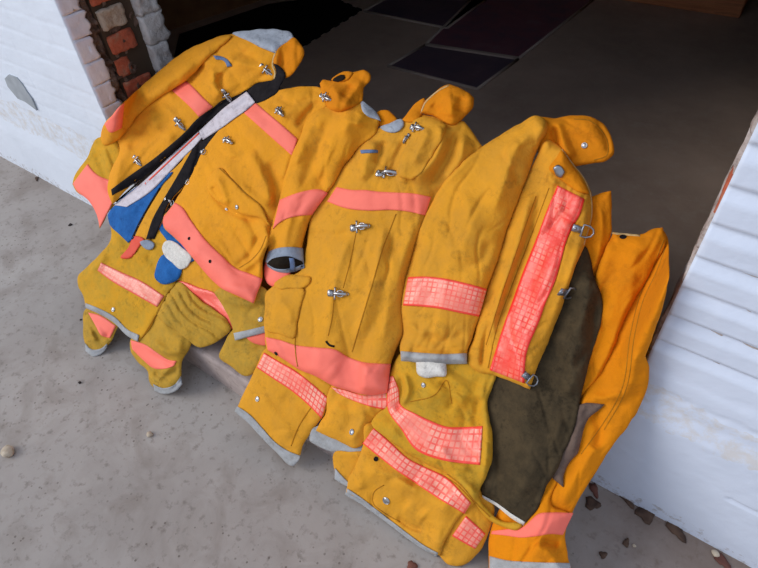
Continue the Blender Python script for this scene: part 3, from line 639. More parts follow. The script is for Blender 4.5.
line('placket_seam', t11, M['seam'], [(356, 232), (350, 262), (343, 288)], .8, f11)
line('placket_seam', t11, M['seam'], [(334, 298), (332, 318), (328, 336)], .8, f11)
line('placket_slit_shade', t11, M['dark'], [(326, 341), (329, 345), (334.5, 346.5)], 2.2, f11)  # dark stroke drawn for the shade in the slit
line('seam', t11, M['seam'], [(305, 288), (299, 315), (295, 342), (296, 366)], 1.1, f11)
line('seam', t11, M['seam'], [(295, 345), (296, 357), (298, 369)], 1.0, EF)
_, f11p = part('pocket', t11, M['gold'], [(267, 291), (275, 287), (290, 288), (304, 289), (301, 305), (297, 322), (294, 338), (280, 334), (267, 331), (266, 310)], puff=.006, w=6, s=5, te=.003, folds=[([(276, 298), (288, 310), (292, 324)], 4, .003)])
part('pocket_flap', t11, M['gold'], [(274, 285), (280, 279), (289, 275), (300, 276), (311, 278), (309, 284), (303, 288), (290, 288), (278, 289)], puff=.008, w=5, s=4, te=.004)
eyelet(t11, 276, 353.5, EF, .005)
part('yoke_lining', t11, M['lining'], [(380.5, 127.5), (390, 123), (402, 119.5), (404, 124), (399, 131), (391, 133), (383, 130)], puff=.004, w=5, s=4)
part('collar_stand', t11, M['collar'], [(402, 120), (406, 115), (411, 109), (415.5, 103), (425, 98), (424, 108), (420, 118), (412, 122)], puff=.008, w=7, s=5, te=.004)
part('storm_flap', t11, M['gold'], [(412, 122), (424, 116, 1), (436, 119), (447, 125, 1), (442, 140), (436, 150), (428, 162), (420, 174), (412, 180, 1), (398, 176), (400, 158), (408, 144), (412, 134)], puff=.016, w=12, s=7, te=.005, folds=[([(430, 128), (420, 145), (414, 165)], 6, .005)], noise=[(.004, 20, 12, 1.8, 104)])
o11c, f11c = part('collar', t11, M['collar'], [(420.5, 113, 1), (424, 103), (430, 96), (436.5, 90.5), (444, 86), (450, 83.7, 1), (461, 88.5), (470, 93), (474, 98, 1), (473, 107), (468, 114), (462, 120, 1), (454, 125), (445, 123), (435, 117)], puff=.03, w=16, s=8, te=.007, folds=[([(446, 92), (452, 104), (448, 118)], 7, .005), ([(432, 104), (440, 112)], 4, -.004), ([(462, 96), (458, 112)], 5, -.004)], noise=[(.0015, 30, 16, 1, 106)])
line('collar_piping', o11c, M['paleseam'], [(421, 113), (424.5, 103.5), (430.5, 97), (437, 91.5), (449, 85)], 1.3, f11c)
clasp(t11, 417, 128, 10, .85); clasp(t11, 406.5, 138.5, 120, .5, mat='steel', name='hook'); clasp(t11, 388, 174, 3, 1.15); clasp(t11, 360, 227, -8, 1.05); clasp(t11, 338, 293.5, 3, 1.05)
ribbon('fabric_loop', t11, M['loop'], [(360, 150), (369, 149.5), (378, 150)], [(361, 153.5), (369, 153), (378, 153)], EF, lift=.003, puff=.002)

# ---- sleeve and collar of the second left coat, lying over the middle coat
o10v, f10v = part('sleeve', t10, M['orange'], [(330, 106), (345, 98), (360, 100), (372, 110), (380, 122), (377, 131), (362, 145), (351, 157), (341, 171), (334, 184), (327, 194), (319, 205), (312, 216), (306, 232), (302, 250), (302, 262), (292, 267), (278, 268), (267, 264), (268, 248), (271, 228), (276, 210), (280, 198), (286, 172), (293, 152), (300, 136), (308, 118), (318, 110)],
     puff=.05, w=24, s=10, te=.008, thick=.06, folds=[([(352, 110), (344, 132), (330, 155), (318, 180)], 8, .008), ([(330, 118), (322, 140), (310, 165), (300, 190)], 7, -.006), ([(345, 128), (330, 160), (315, 192)], 6, -.006), ([(312, 124), (302, 145), (295, 170)], 5, .005), ([(292, 215), (285, 235), (282, 250)], 6, .004), ([(362, 112), (356, 126)], 5, .004)], noise=[(.005, 50, 14, 2.05, 110), (.002, 18, 8, 2, 111)])
ribbon('sleeve_band', o10v, M['pink'], [(279.5, 200), (290, 195.5), (305, 191), (320, 189.5), (328, 193)], [(272.8, 229), (279, 223), (286, 219), (298, 216), (312, 215)], f10v, lift=.003, puff=.002)
ribbon('cuff', o10v, M['greyblue'], [(268, 252), (276, 248.5), (290, 247), (303, 248)], [(265.5, 262), (272, 266), (288, 269), (304, 265)], f10v, lift=.004, puff=.004)
part('sleeve_opening_shade', o10v, M['dark'], [(267.5, 263), (272, 259), (283, 256.5), (295, 258), (303, 263), (301, 267), (290, 270), (275, 270)], puff=.001, w=4, s=3, te=.0015)  # dark sheet on the closed sleeve end, standing for the shade inside
ribbon('cuff_edge', o10v, M['greyblue'], [(266, 263), (274, 268), (290, 268.5), (304, 264)], [(268, 267), (275, 271), (291, 272.5), (304.5, 268)], EF, lift=.003, puff=.003)
ribbon('cuff_buckle', o10v, M['loop'], [(289, 258), (290, 264), (290, 271)], [(294, 258), (295, 264), (295, 271)], EF, lift=.003, puff=.002)
part('yoke_lining', t10, M['lining'], [(362.5, 100), (367, 104), (375, 111), (381, 121, 1), (375, 119), (368, 116.5), (362, 111)], puff=.004, w=5, s=4)
part('collar', t10, M['collar'], [(320, 83, 1), (323, 79.5), (331, 81), (338, 77), (351, 72.7), (364, 69.5, 1), (370, 73), (370, 81), (364, 88), (363, 101, 1), (352, 108), (338, 112), (328, 108), (323, 96)], puff=.025, w=14, s=8, te=.006, folds=[([(332, 84), (338, 98), (334, 110)], 5, .006), ([(362, 80), (350, 96), (342, 108)], 5, .007), ([(352, 84), (344, 98)], 4, -.006)], pleats=[(2.1, 12, .006, 33, 345, 90, 24)], noise=[(.003, 16, 9, 1.9, 113)])
part('collar_tab', t10, M['collar'], [(331, 80), (337, 75), (345, 71.5), (353, 73), (350, 78), (340, 82)], puff=.006, w=5, s=4)
part('neck_opening_shade', t10, M['dark'], [(332, 80.5), (337, 76.5), (344, 75), (345, 78), (338, 82)], puff=.001, w=3, s=3, te=.002)  # dark patch that paints the shade down the neck
clasp(t10, 327, 98, 28, .9)

# ---- right coat: front, collar, sleeve
o12c, f12c = part('collar', t12, M['collar'], [(536, 116), (545, 117), (556, 118), (570, 116), (583, 115), (593, 117), (601, 122), (609, 132), (614, 146), (614, 154), (608, 160), (593, 163.5), (576, 167), (560, 172), (545, 165), (535, 140)], puff=.02, w=12, s=8, te=.006, folds=[([(596, 122), (606, 136), (609, 154)], 3, -.003), ([(556, 120), (562, 140), (572, 160)], 6, .008), ([(552, 124), (556, 145), (548, 165)], 5, -.008)], noise=[(.004, 24, 14, .6, 115)])
line('seam', t12, M['seam'], [(574, 119), (590, 121), (601, 130), (608, 144), (607, 155), (594, 160)], 1.0, f12c)
snap(o12c, 584.5, 145.5, f12c, .0055)
o12f, f12f = part('front_panel', t12, M['gold'], [(548, 140), (562, 148), (573, 164), (584, 177), (591, 192), (593, 208), (590, 228), (584, 247), (575, 268), (567, 292), (561, 310), (553, 330), (545, 350), (536, 372), (530, 390, 1), (522, 386), (506, 380), (489, 374), (478, 372), (470, 366), (476, 330), (490, 280), (503, 240), (520, 195), (535, 160)],
     puff=.03, w=22, s=12, te=.008, thick=.05,
     folds=[([(532, 185), (520, 235), (502, 290), (484, 350)], 7, .010), ([(546, 190), (528, 240), (508, 295), (494, 335)], 4, -.006), ([(556, 160), (550, 180), (560, 184)], 4, .005), ([(588, 200), (578, 250), (560, 300), (540, 350)], 5, .004), ([(556, 205), (570, 220), (582, 222)], 4, .003), ([(490, 320), (484, 345), (482, 368)], 3, -.008)],
     noise=[(.005, 60, 18, 1.9, 118), (.0025, 16, 9, 1, 119)])
ribbon('reflective_band', o12f, M['gridred'], [(557.5, 185.5), (547, 210), (538, 234), (522.5, 273), (512, 302), (503, 327), (496, 349), (489.7, 370)], [(584.7, 199), (580, 214), (571, 230), (553.6, 284.7), (546, 302), (540, 319.5), (526.5, 354), (524.5, 383.5)], f12f, lift=.003, cell=5.4)
line('seam', t12, M['seam'], [(549, 188), (531, 236), (514, 280), (495, 335), (488, 368)], .9, f12f)
line('seam', t12, M['seam'], [(536, 196), (522, 236), (500, 300), (486, 345)], .9, f12f)
line('seam', t12, M['paleseam'], [(562, 149), (573, 164), (584, 178), (591, 196), (592, 212), (584, 245)], 1.0, f12f)
part('neck_tab', t12, M['collar'], [(549, 169), (556, 158), (562, 150), (568, 158), (574, 168), (583, 180), (588, 194), (580, 192), (566, 184), (556, 176)], puff=.008, w=6, s=4, te=.004)
ribbon('hook', t12, M['steel'], [(553, 168), (558, 164.5), (562, 167)], [(556, 176), (561, 178), (565, 172)], EF, lift=.003, puff=.002)
dring(t12, 582, 230, 15, EF, 1.15); dring(t12, 566, 292, 4, EF, 1.25); dring(t12, 529, 378, 38, EF, 1.1)
o12s, f12s = part('sleeve', t12, M['gold'], [(539, 115.5), (546, 121), (547, 130), (540, 144), (532, 164), (524, 186), (514, 212), (505, 236), (498, 260), (486, 292), (480, 315), (473, 336), (468, 350), (467, 363, 1), (450, 362), (430, 361), (401, 359, 1), (400, 346), (403, 331), (402, 315), (402.5, 299), (406, 277), (413, 252), (422, 224), (430, 206), (441, 186), (453, 172), (466, 159), (480, 148), (500, 135), (519, 124)],
     puff=.055, w=34, s=12, te=.01, thick=.06, folds=[([(533, 128), (516, 150), (505, 180), (492, 215)], 8, .006), ([(520, 140), (508, 152), (512, 170)], 4, .004), ([(500, 150), (514, 172), (520, 186)], 5, -.004), ([(465, 190), (470, 230), (450, 262)], 10, .005), ([(424, 330), (440, 342), (466, 332)], 6, -.005), ([(405, 320), (420, 332), (440, 330)], 5, .004), ([(490, 240), (480, 262), (460, 268)], 6, -.004), ([(402, 345), (425, 350), (465, 348)], 4, -.004)], noise=[(.006, 50, 26, 1.9, 121), (.0022, 20, 12, 1.2, 122)])
ribbon('sleeve_band', o12s, M['grid'], [(408, 277), (424, 276.5), (441, 278), (465, 283), (487, 289)], [(402.8, 305.5), (420, 306.5), (438, 308.5), (460, 313), (479, 316.8)], f12s, lift=.003, cell=4.8)
ribbon('cuff', o12s, M['grey'], [(400.5, 351), (425, 353), (445, 354), (467, 353)], [(401, 361), (425, 363), (445, 364), (467, 364)], f12s, lift=.004, puff=.003)
# ================================================================== the place
def struct(name, verts, faces, mat, parent=None, smooth=False, kind='structure'):
    o = link_mesh(name, verts, faces, mat, parent, smooth)
    if parent is None: tag(o, kind=kind)
    return o
def box_bm(bm, x0, x1, y0, y1, z0, z1, bev=0.0, jit=0.0):
    r = bmesh.ops.create_cube(bm, size=1)['verts']
    for v in r:
        v.co = Vector(((x0 + x1) / 2 + v.co.x * (x1 - x0), (y0 + y1) / 2 + v.co.y * (y1 - y0), (z0 + z1) / 2 + v.co.z * (z1 - z0)))
        if jit: v.co += Vector((random.uniform(-jit, jit), random.uniform(-jit, jit), random.uniform(-jit, jit)))
    if bev: bmesh.ops.bevel(bm, geom=list({e for v in r for e in v.link_edges}), offset=bev, segments=2, affect='EDGES')
def boxes(name, lst, mat, parent=None, bev=.004, jit=0, smooth=False):
    bm = bmesh.new()
    for b in lst: box_bm(bm, *b, bev=bev, jit=jit)
    o = from_bm(name, bm, mat, parent, smooth)
    if parent is None: tag(o, kind='structure')
    return o
# concrete apron
t = NT('worn concrete')
n1 = t.noise(1.6, 6, .62); n2 = t.noise(38, 5, .65); n3 = t.noise(6, 6, .6, dist=.8)
c = t.ramp(n1, [(.3, lin((158, 151, 145))), (.7, lin((174, 166, 159)))])
c = t.mix(t.ramp(n3, [(.50, GREY1), (.66, (.42, .42, .42, 1))]), c, lin((126, 114, 104)))
c = t.mix(t.ramp(n2, [(.55, GREY1), (.68, (.55, .55, .55, 1))]), c, lin((112, 102, 94)))
sp = t.new('ShaderNodeSeparateXYZ'); t.link(t.co.outputs['Object'], sp.inputs[0])
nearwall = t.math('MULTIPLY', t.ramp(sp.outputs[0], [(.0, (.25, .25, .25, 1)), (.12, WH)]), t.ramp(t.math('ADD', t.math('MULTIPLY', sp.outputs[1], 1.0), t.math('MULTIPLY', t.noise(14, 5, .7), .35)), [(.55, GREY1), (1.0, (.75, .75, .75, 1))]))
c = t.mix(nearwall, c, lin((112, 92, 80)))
grime = t.ramp(t.noise(2.6, 5, .65, dist=.5), [(.48, GREY1), (.70, (.35, .35, .35, 1))]); c = t.mix(grime, c, lin((116, 104, 96)))
vo = t.new('ShaderNodeTexVoronoi', Scale=46.0); t.link(t.co.outputs['Object'], vo.inputs['Vector'])
sm = t.new('ShaderNodeMath', operation='LESS_THAN'); t.link(vo.outputs['Distance'], sm.inputs[0]); sm.inputs[1].default_value = .14
c = t.mix(t.math('MULTIPLY', sm.outputs[0], t.ramp(t.noise(3, 3), [(.45, GREY1), (.6, (.7, .7, .7, 1))])), c, lin((92, 80, 72)))
t.bump(t.math('ADD', n2, n3), .25, .003)
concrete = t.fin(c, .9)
# kerb slab
t = NT('painted kerb concrete')
c = t.ramp(t.noise(9, 6, .65), [(.3, lin((150, 136, 132))), (.7, lin((188, 172, 166)))])
c = t.mix(t.ramp(t.noise(40, 4), [(.55, GREY1), (.7, (.6, .6, .6, 1))]), c, lin((120, 106, 102)))
t.bump(t.noise(30, 5), .4, .004); kerbm = t.fin(c, .85)
# dark inner floor
t = NT('dark sealed concrete floor')
c = t.ramp(t.noise(2.2, 6, .65), [(.3, lin((168, 144, 128))), (.7, lin((202, 176, 158)))])
c = t.mix(t.ramp(t.noise(14, 6, .7), [(.52, GREY1), (.75, (.35, .35, .35, 1))]), c, lin((204, 190, 178)))
t.bump(t.noise(20, 4), .2, .002); innerm = t.fin(c, .62, spec=.35)
t = NT('dark purple plate')
c = t.ramp(t.noise(4, 5, .7), [(.35, lin((92, 80, 94))), (.6, lin((108, 88, 98))), (.8, lin((140, 126, 130)))])
t.bump(t.noise(12, 4), .25, .002); platem = t.fin(c, .5, spec=.4)
t = NT('black rubber'); t.bump(t.noise(60, 3), .4, .003); rubber = t.fin(lin((24, 22, 22)), .9, spec=.1)
t = NT('pale joint'); jointm = t.fin(lin((176, 160, 150)), .8)
t = NT('rough sawn timber')
mp = t.new('ShaderNodeMapping'); t.link(t.co.outputs['Object'], mp.inputs[0]); mp.inputs['Scale'].default_value = (1.2, 14, 14)
c = t.ramp(t.noise(3.5, 5, .6, vec=mp.outputs[0]), [(.3, lin((176, 108, 72))), (.55, lin((208, 138, 96))), (.75, lin((140, 84, 56)))])
timber = t.fin(c, .75)
t = NT('dark interior plaster'); interm = t.fin(lin((74, 60, 48)), .9)

def quad_slab(name, pts, z0, z1, mat, parent=None):
    n = len(pts); v = [(x, y, z0) for x, y in pts] + [(x, y, z1) for x, y in pts]
    f = [list(range(n))[::-1], list(range(n, 2 * n))] + [[i, (i + 1) % n, (i + 1) % n + n, i + n] for i in range(n)]
    o = link_mesh(name, v, f, mat, parent, False)
    bm = bmesh.new(); bm.from_mesh(o.data); bmesh.ops.recalc_face_normals(bm, faces=bm.faces); bm.to_mesh(o.data); bm.free()
    return o
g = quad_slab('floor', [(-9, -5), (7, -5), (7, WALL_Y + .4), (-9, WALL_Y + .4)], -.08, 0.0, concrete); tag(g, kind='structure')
g = quad_slab('trim_1', [(LEFT_X + .1, .50), (-.25, .50), (-.25, .86), (LEFT_X + .1, .86)], -.01, STEP_Z, kerbm); tag(g, kind='structure')
bv = g.modifiers.new('bevel', 'BEVEL'); bv.width = .012; bv.segments = 3
g = quad_slab('floor_inside', [(-6, .862), (3.5, .862), (3.5, 7), (-6, 7)], -.02, STEP_Z, innerm); g.name = 'floor.001'; tag(g, kind='structure')

# painted brick faces, real relief
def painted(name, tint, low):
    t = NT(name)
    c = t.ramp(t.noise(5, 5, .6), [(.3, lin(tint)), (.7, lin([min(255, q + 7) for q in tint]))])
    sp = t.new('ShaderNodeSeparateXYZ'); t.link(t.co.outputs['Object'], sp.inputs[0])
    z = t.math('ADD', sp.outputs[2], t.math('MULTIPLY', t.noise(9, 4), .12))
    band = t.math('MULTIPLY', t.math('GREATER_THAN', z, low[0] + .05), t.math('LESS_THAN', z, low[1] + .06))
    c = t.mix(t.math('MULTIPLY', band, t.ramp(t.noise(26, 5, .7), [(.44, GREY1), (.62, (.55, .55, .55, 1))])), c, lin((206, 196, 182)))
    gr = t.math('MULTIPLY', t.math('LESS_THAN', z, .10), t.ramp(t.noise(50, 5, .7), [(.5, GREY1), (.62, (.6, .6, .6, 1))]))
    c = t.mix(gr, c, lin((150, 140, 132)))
    t.bump(t.noise(70, 5, .6), .35, .003)
    return t.fin(c, .55, spec=.35)
whiteR_dim = painted('white painted brick', (206, 215, 232), (.36, .44))  # same paint as the left wall, coloured darker for the dimmer light here
whiteL_lit = painted('white painted brick lit tint', (222, 230, 242), (.30, .42))  # paler copy of that paint, the stronger light put into its colour
def brick_face(name, xa, xb, z1, mat, course, zb, side, relief, res=.0065, jag=0):
    nx = int((xb - xa) / res) + 1; nz = int(z1 / res) + 1
    X, Z = np.meshgrid(np.linspace(xa, xb, nx), np.linspace(0, z1, nz))
    r = np.floor((Z - zb) / course); fz = (Z - zb) / course - r; inb = Z > zb
    bl = .21; off = (r % 2) * .5
    fx = (X - xa) / bl + off; cx = np.floor(fx); fx = fx - cx
    mz = np.minimum(fz, 1 - fz) * course; mx = np.minimum(fx, 1 - fx) * bl
    wob = vnoise(X * 1000, Z * 1000, 60, 40, 0, 5) * .006
    n1 = vnoise(X * 1000, Z * 1000, 260, 160, 0, 8) * .003 + vnoise(X * 1000, Z * 1000, 24, 16, 0, 9) * .0010
    if side == 'R':
        # flush brick, then a mortar ledge that slopes back under the next course
        fz = np.clip(fz + wob * 6, 0, .9999)
        h = np.where(fz > .64, -relief * np.clip((fz - .64) / .28, 0, 1), 0) - relief * .35 * np.exp(-((fz - .99) / .025) ** 2) + .0008 * np.exp(-((fz - .62) / .03) ** 2)
        h = h - .002 * np.exp(-(mx / .004) ** 2) * (fz < .62) * (vnoise(X * 1000, Z * 1000, 90, 60, 0, 15) > .02)
        h = np.where(inb, h + ((r * 7 + cx * 3) % 5) * .0003, 0)
        h = h + np.where(Z < zb, .003 * np.clip((zb - Z) / .02, 0, 1), 0) - .004 * np.exp(-((Z - zb + .06 - wob) / .010) ** 2) * (.5 + vnoise(X * 1000, Z * 1000, 16, 12, 0, 19))
        h = h + .010 * np.clip((.40 - Z + wob) / .05, 0, 1)
        h = h - np.exp(-((Z - .215 - wob * 1.5) / .004) ** 2) * .005 * (vnoise(X * 1000, Z * 1000, 90, 60, 0, 15) > -.05)
    else:
        h = -np.exp(-(mz / .005) ** 2) * relief - np.exp(-(mx / .004) ** 2) * relief * .6 * (vnoise(X * 1000, Z * 1000, 80, 60, 0, 12) > -.08)
        h = np.where(inb, h + ((r * 7 + cx * 3) % 5) * .0003, 0)
        h = h + .006 * np.clip((.30 - Z) / .08, 0, 1)
    h = h + n1
    V = np.stack([X, WALL_Y - h, Z], -1).reshape(-1, 3)
    f = [[j * nx + i, j * nx + i + 1, (j + 1) * nx + i + 1, (j + 1) * nx + i] for j in range(nz - 1) for i in range(nx - 1)]
    # sides and back so the wall is solid
    b0 = len(V); yk = WALL_Y + (.10 if side == 'R' else .03); bk = [(xa, yk, 0), (xb, yk, 0), (xb, yk, z1), (xa, yk, z1)]
    V = np.vstack([V, bk])
    f.append([b0 + 1, b0, b0 + 3, b0 + 2])
    f.append([b0 + 0] + [j * nx for j in range(nz)] + [b0 + 3])
    f.append([b0 + 2] + [j * nx + nx - 1 for j in range(nz - 1, -1, -1)] + [b0 + 1])
    return struct(name, V, f, mat, None, True)
wr = brick_face('wall_right', RIGHT_X, .95, 1.5, whiteR_dim, .0723, .502, 'R', .009)
wl = brick_face('wall_left', -3.6, LEFT_X, 1.35, whiteL_lit, .0735, .335, 'L', .0012)
# grey patch where the paint has come off
t = NT('bare cement'); t.bump(t.noise(60, 4), .4, .003); cement = t.fin(t.ramp(t.noise(20, 5), [(.3, lin((150, 156, 162))), (.7, lin((172, 178, 184)))]), .9)
def wallpt(px, py, off=.0):
    d = rays([px], [py])[0]; return CAM + d * (WALL_Y - off) / d[1]
pp = [(6, 78), (10, 74), (18, 77), (23, 83), (28, 91), (33, 98), (38, 110), (33, 106), (26, 101), (19, 98), (14, 92), (9, 86)]
pv = [wallpt(*q, .0) for q in pp]; c0 = np.mean(pv, 0)
vv = [tuple(p + np.array([0, -.006, 0])) for p in pv] + [tuple(c0 + np.array([0, -.0062, 0]))] + [tuple(p + np.array([0, .01, 0])) for p in pv]
n = len(pv)
link_mesh('bare_patch', vv, [[i, (i + 1) % n, n] for i in range(n)] + [[i, (i + 1) % n, n + 1 + (i + 1) % n, n + 1 + i][::-1] for i in range(n)], cement, wl, False)

# broken jamb on the left: painted return bricks, exposed core, grey inner wythe
t = NT('painted return bricks'); t.bump(t.noise(50, 5), .5, .004)
retm = t.fin(t.ramp(t.noise(12, 5), [(.3, lin((216, 214, 228))), (.7, lin((230, 230, 240)))]), .7)
t = NT('dark mortar'); t.bump(t.noise(45, 6, .7), 1.0, .02)
mort = t.fin(t.ramp(t.noise(22, 6, .7), [(.35, lin((84, 62, 52))), (.52, lin((128, 104, 92))), (.7, lin((168, 150, 138)))]), .95)
t = NT('exposed red brick'); t.bump(t.noise(50, 6, .7), .8, .008)
redm = t.fin(t.ramp(t.noise(17, 5, .7), [(.34, lin((150, 80, 62))), (.52, lin((196, 100, 72))), (.7, lin((176, 136, 112)))]), .9)
t = NT('grey mortared brick'); t.bump(t.noise(40, 6, .7), .9, .01)
gbm = t.fin(t.ramp(t.noise(15, 6, .7), [(.34, lin((150, 112, 92))), (.5, lin((190, 174, 156))), (.75, lin((208, 196, 184)))]), .92)
t = NT('grey white painted brick'); t.bump(t.noise(40, 6, .7), .9, .009)
gwm = t.fin(t.ramp(t.noise(16, 5, .7), [(.3, lin((182, 176, 174))), (.6, lin((218, 216, 216))), (.8, lin((232, 230, 232)))]), .8)
def rough_block(bm, x0, x1, y0, y1, z0, z1, amp=.004, cut=7, chip=None):
    """a brick with softened, chipped surface"""
    tmp = bmesh.new(); r = bmesh.ops.create_cube(tmp, size=1)
    bmesh.ops.subdivide_edges(tmp, edges=tmp.edges[:], cuts=cut, use_grid_fill=True)
    sx, sy, sz = x1 - x0, y1 - y0, z1 - z0; ph = random.uniform(0, 50)
    co = np.array([v.co[:] for v in tmp.verts]); k = (np.abs(co) > .49).sum(1)
    co *= np.where(k >= 3, .965, np.where(k == 2, .985, 1.0))[:, None]; up = co[:, 1] > .2
    p = np.array([x0, y0, z0]) + (co + .5) * np.array([sx, sy, sz]); q = p * 1000
    nn = np.stack([vnoise(q[:, 1] + ph + a_ * 91, q[:, 2] + q[:, 0] * .7 + a_ * 57, 16, 14, .3, 20 + a_) for a_ in range(3)], 1)
    p = p + nn * amp * 2
    if chip: p[:, 1] += np.where(up, chip * 2 * vnoise(q[:, 2] + ph, q[:, 0], 13, 13, 0, 33), 0)
    for v, w_ in zip(tmp.verts, p): v.co = w_
    vs = [bm.verts.new(v.co) for v in tmp.verts]; tmp.verts.index_update()
    for f in tmp.faces: bm.faces.new([vs[v.index] for v in f.verts])
    tmp.free()
bm = bmesh.new(); z = .0; k = 0
while z < 1.3:
    rough_block(bm, LEFT_X - .09, LEFT_X + .004, WALL_Y + .002, WALL_Y + .068 + .006 * (k % 2), z + .0012, z + .0723, .0012, 9, .009); z += .0735; k += 1
from_bm('return_bricks', bm, retm, wl, True)
bm = bmesh.new()
box = (LEFT_X - .30, LEFT_X - .028, WALL_Y + .03, 1.16)
nzv = 190; nyv = 46
ys = np.linspace(WALL_Y + .05, 1.165, nyv); zs = np.linspace(0, 1.3, nzv); YY, ZZ = np.meshgrid(ys, zs)
XX = LEFT_X - .030 + vnoise(YY * 1000, ZZ * 1000, 40, 40, 0, 41) * .03 + vnoise(YY * 1000, ZZ * 1000, 13, 13, 0, 42) * .03 + vnoise(YY * 1000, ZZ * 1000, 6, 6, 0, 43) * .008
V = np.stack([XX, YY, ZZ], -1).reshape(-1, 3)
link_mesh('rubble_core', V, [[j * nyv + i, j * nyv + i + 1, (j + 1) * nyv + i + 1, (j + 1) * nyv + i] for j in range(nzv - 1) for i in range(nyv - 1)], mort, wl, True)
z = .515; k = 0; bmr = bmesh.new(); bmg = bmesh.new()
z = .0115
while z < 1.3:
    # the second and sixth courses above the pile are grey with mortar
    y1 = 1.065 + random.uniform(-.008, .008); y0 = .957 + random.uniform(-.006, .012)
    grey = k in (10, 5, 2)
    broken = k in (8,)
    rough_block(bmg if grey else bmr, LEFT_X - .2, LEFT_X - (.008 if not broken else .016), y0, y1 - (.05 if broken else 0), z + .006, z + .066, .0032, 8)
    z += .078; k += 1
from_bm('exposed_red_bricks', bmr, redm, wl, True); from_bm('mortared_bricks', bmg, gbm, wl, True)
bm = bmesh.new(); z = .02; k = 0
while z < 1.3:
    rough_block(bm, LEFT_X - .25, LEFT_X + .012, 1.095, 1.168 + .016 * ((k * 5) % 3) / 2, z + .001, z + .0965, .0035, 9, .008); z += .098; k += 1
from_bm('inner_painted_bricks', bm, gwm, wl, True)

# chipped edge of the right jamb: brick ends and smeared mortar
t = NT('chipped paint and mortar'); t.bump(t.noise(40, 6, .7), .9, .01)
chipm = t.fin(t.ramp(t.noise(14, 5, .7), [(.34, lin((104, 84, 76))), (.46, lin((176, 162, 156))), (.7, lin((212, 206, 204)))]), .9)
bmr = bmesh.new(); bmg = bmesh.new(); z = 0.0; k = 0
while z < 1.45:
    tgt = bmr if k in (12,) else bmg
    rough_block(tgt, RIGHT_X - .003 - .0015 * (k % 3), RIGHT_X + .18, WALL_Y + .012, WALL_Y + .30, z + .001, z + .0715, .004, 7); z += .0723; k += 1
from_bm('chipped_red_bricks', bmr, redm, wr, True); from_bm('chipped_jamb', bmg, chipm, wr, True)

# the rest of the front wall above and beside, the lintel and the dark room behind
bx = lambda n, *b, mat=interm: boxes(n, [b], mat, None, 0)
def wallbox(n, *b, mat=None):
    o = boxes(n, [b], mat or whiteR_dim, None, 0); return o
wallbox('wall_left.001', -8, -3.6, WALL_Y, WALL_Y + .3, 0, 3.2, mat=whiteL_lit)
wallbox('wall_left.002', -3.6, LEFT_X - .02, WALL_Y + .11, WALL_Y + .30, 0, 1.35, mat=interm)
wallbox('wall_left.003', -3.6, LEFT_X, WALL_Y, WALL_Y + .3, 1.35, 3.2, mat=whiteL_lit)
wallbox('wall_right.001', .95, 6, WALL_Y, WALL_Y + .3, 0, 3.2)
wallbox('wall_right.002', RIGHT_X + .02, .95, WALL_Y + .11, WALL_Y + .30, 0, 1.5, mat=interm)
wallbox('wall_right.003', RIGHT_X, .95, WALL_Y, WALL_Y + .3, 1.5, 3.2)
wallbox('wall_front', LEFT_X, RIGHT_X, WALL_Y, WALL_Y + .3, 2.3, 3.2)
wallbox('wall_back', -6, 3.5, 7, 7.2, 0, 3.2, mat=interm)
wallbox('wall_side', -6.2, -6, WALL_Y, 7.2, 0, 3.2, mat=interm)
wallbox('wall_side.001', 3.5, 3.7, WALL_Y, 7.2, 0, 3.2, mat=interm)
wallbox('ceiling', -6.2, 3.7, WALL_Y, 7.2, 3.2, 3.35, mat=interm)

# things on the inner floor
def fpt(px, py, z=STEP_Z):
    d = rays([px], [py])[0]; p = CAM + d * (z - CAMH) / d[2]; return (float(p[0]), float(p[1]))
def slabthing(name, label, cat, pix, z0, z1, mat, group=None, frame_m=None):
    pts = [fpt(*q) for q in pix]; c = np.mean(pts, 0)
    o = quad_slab(name, pts, z0, z1, mat); tag(o, label, cat, group)
    if frame_m is not None:
        bm = bmesh.new()
        for i in range(len(pts)):
            a = Vector((*pts[i], z1)); b = Vector((*pts[(i + 1) % len(pts)], z1)); add_tube(bm, [a, b], .009, 6)
        from_bm('edge_strip', bm, frame_m, o, True)
    return o
slabthing('floor_plate', 'large dark purple floor plate set in the inner floor, behind the middle coat collar', 'floor plate', [(388, 67), (477, 90), (518, 60), (425, 46)], STEP_Z, STEP_Z + .004, platem, None, jointm)
t = NT('maroon plate'); c = t.ramp(t.noise(5, 5, .7), [(.35, lin((104, 84, 100))), (.55, lin((134, 86, 98))), (.8, lin((140, 124, 130)))]); plate2 = t.fin(c, .5, spec=.4)
slabthing('floor_plate', 'long maroon tinted floor plate running back from the darker plate into the room', 'floor plate', [(426, 45), (519, 59), (604, -8), (480, -8)], STEP_Z, STEP_Z + .004, plate2, None, jointm)
slabthing('floor_plate', 'grey violet floor plate at the top of the picture, left of the maroon plate', 'floor plate', [(364, 12), (447, 29), (486, 0), (410, -14.5)], STEP_Z, STEP_Z + .004, platem, None, jointm)
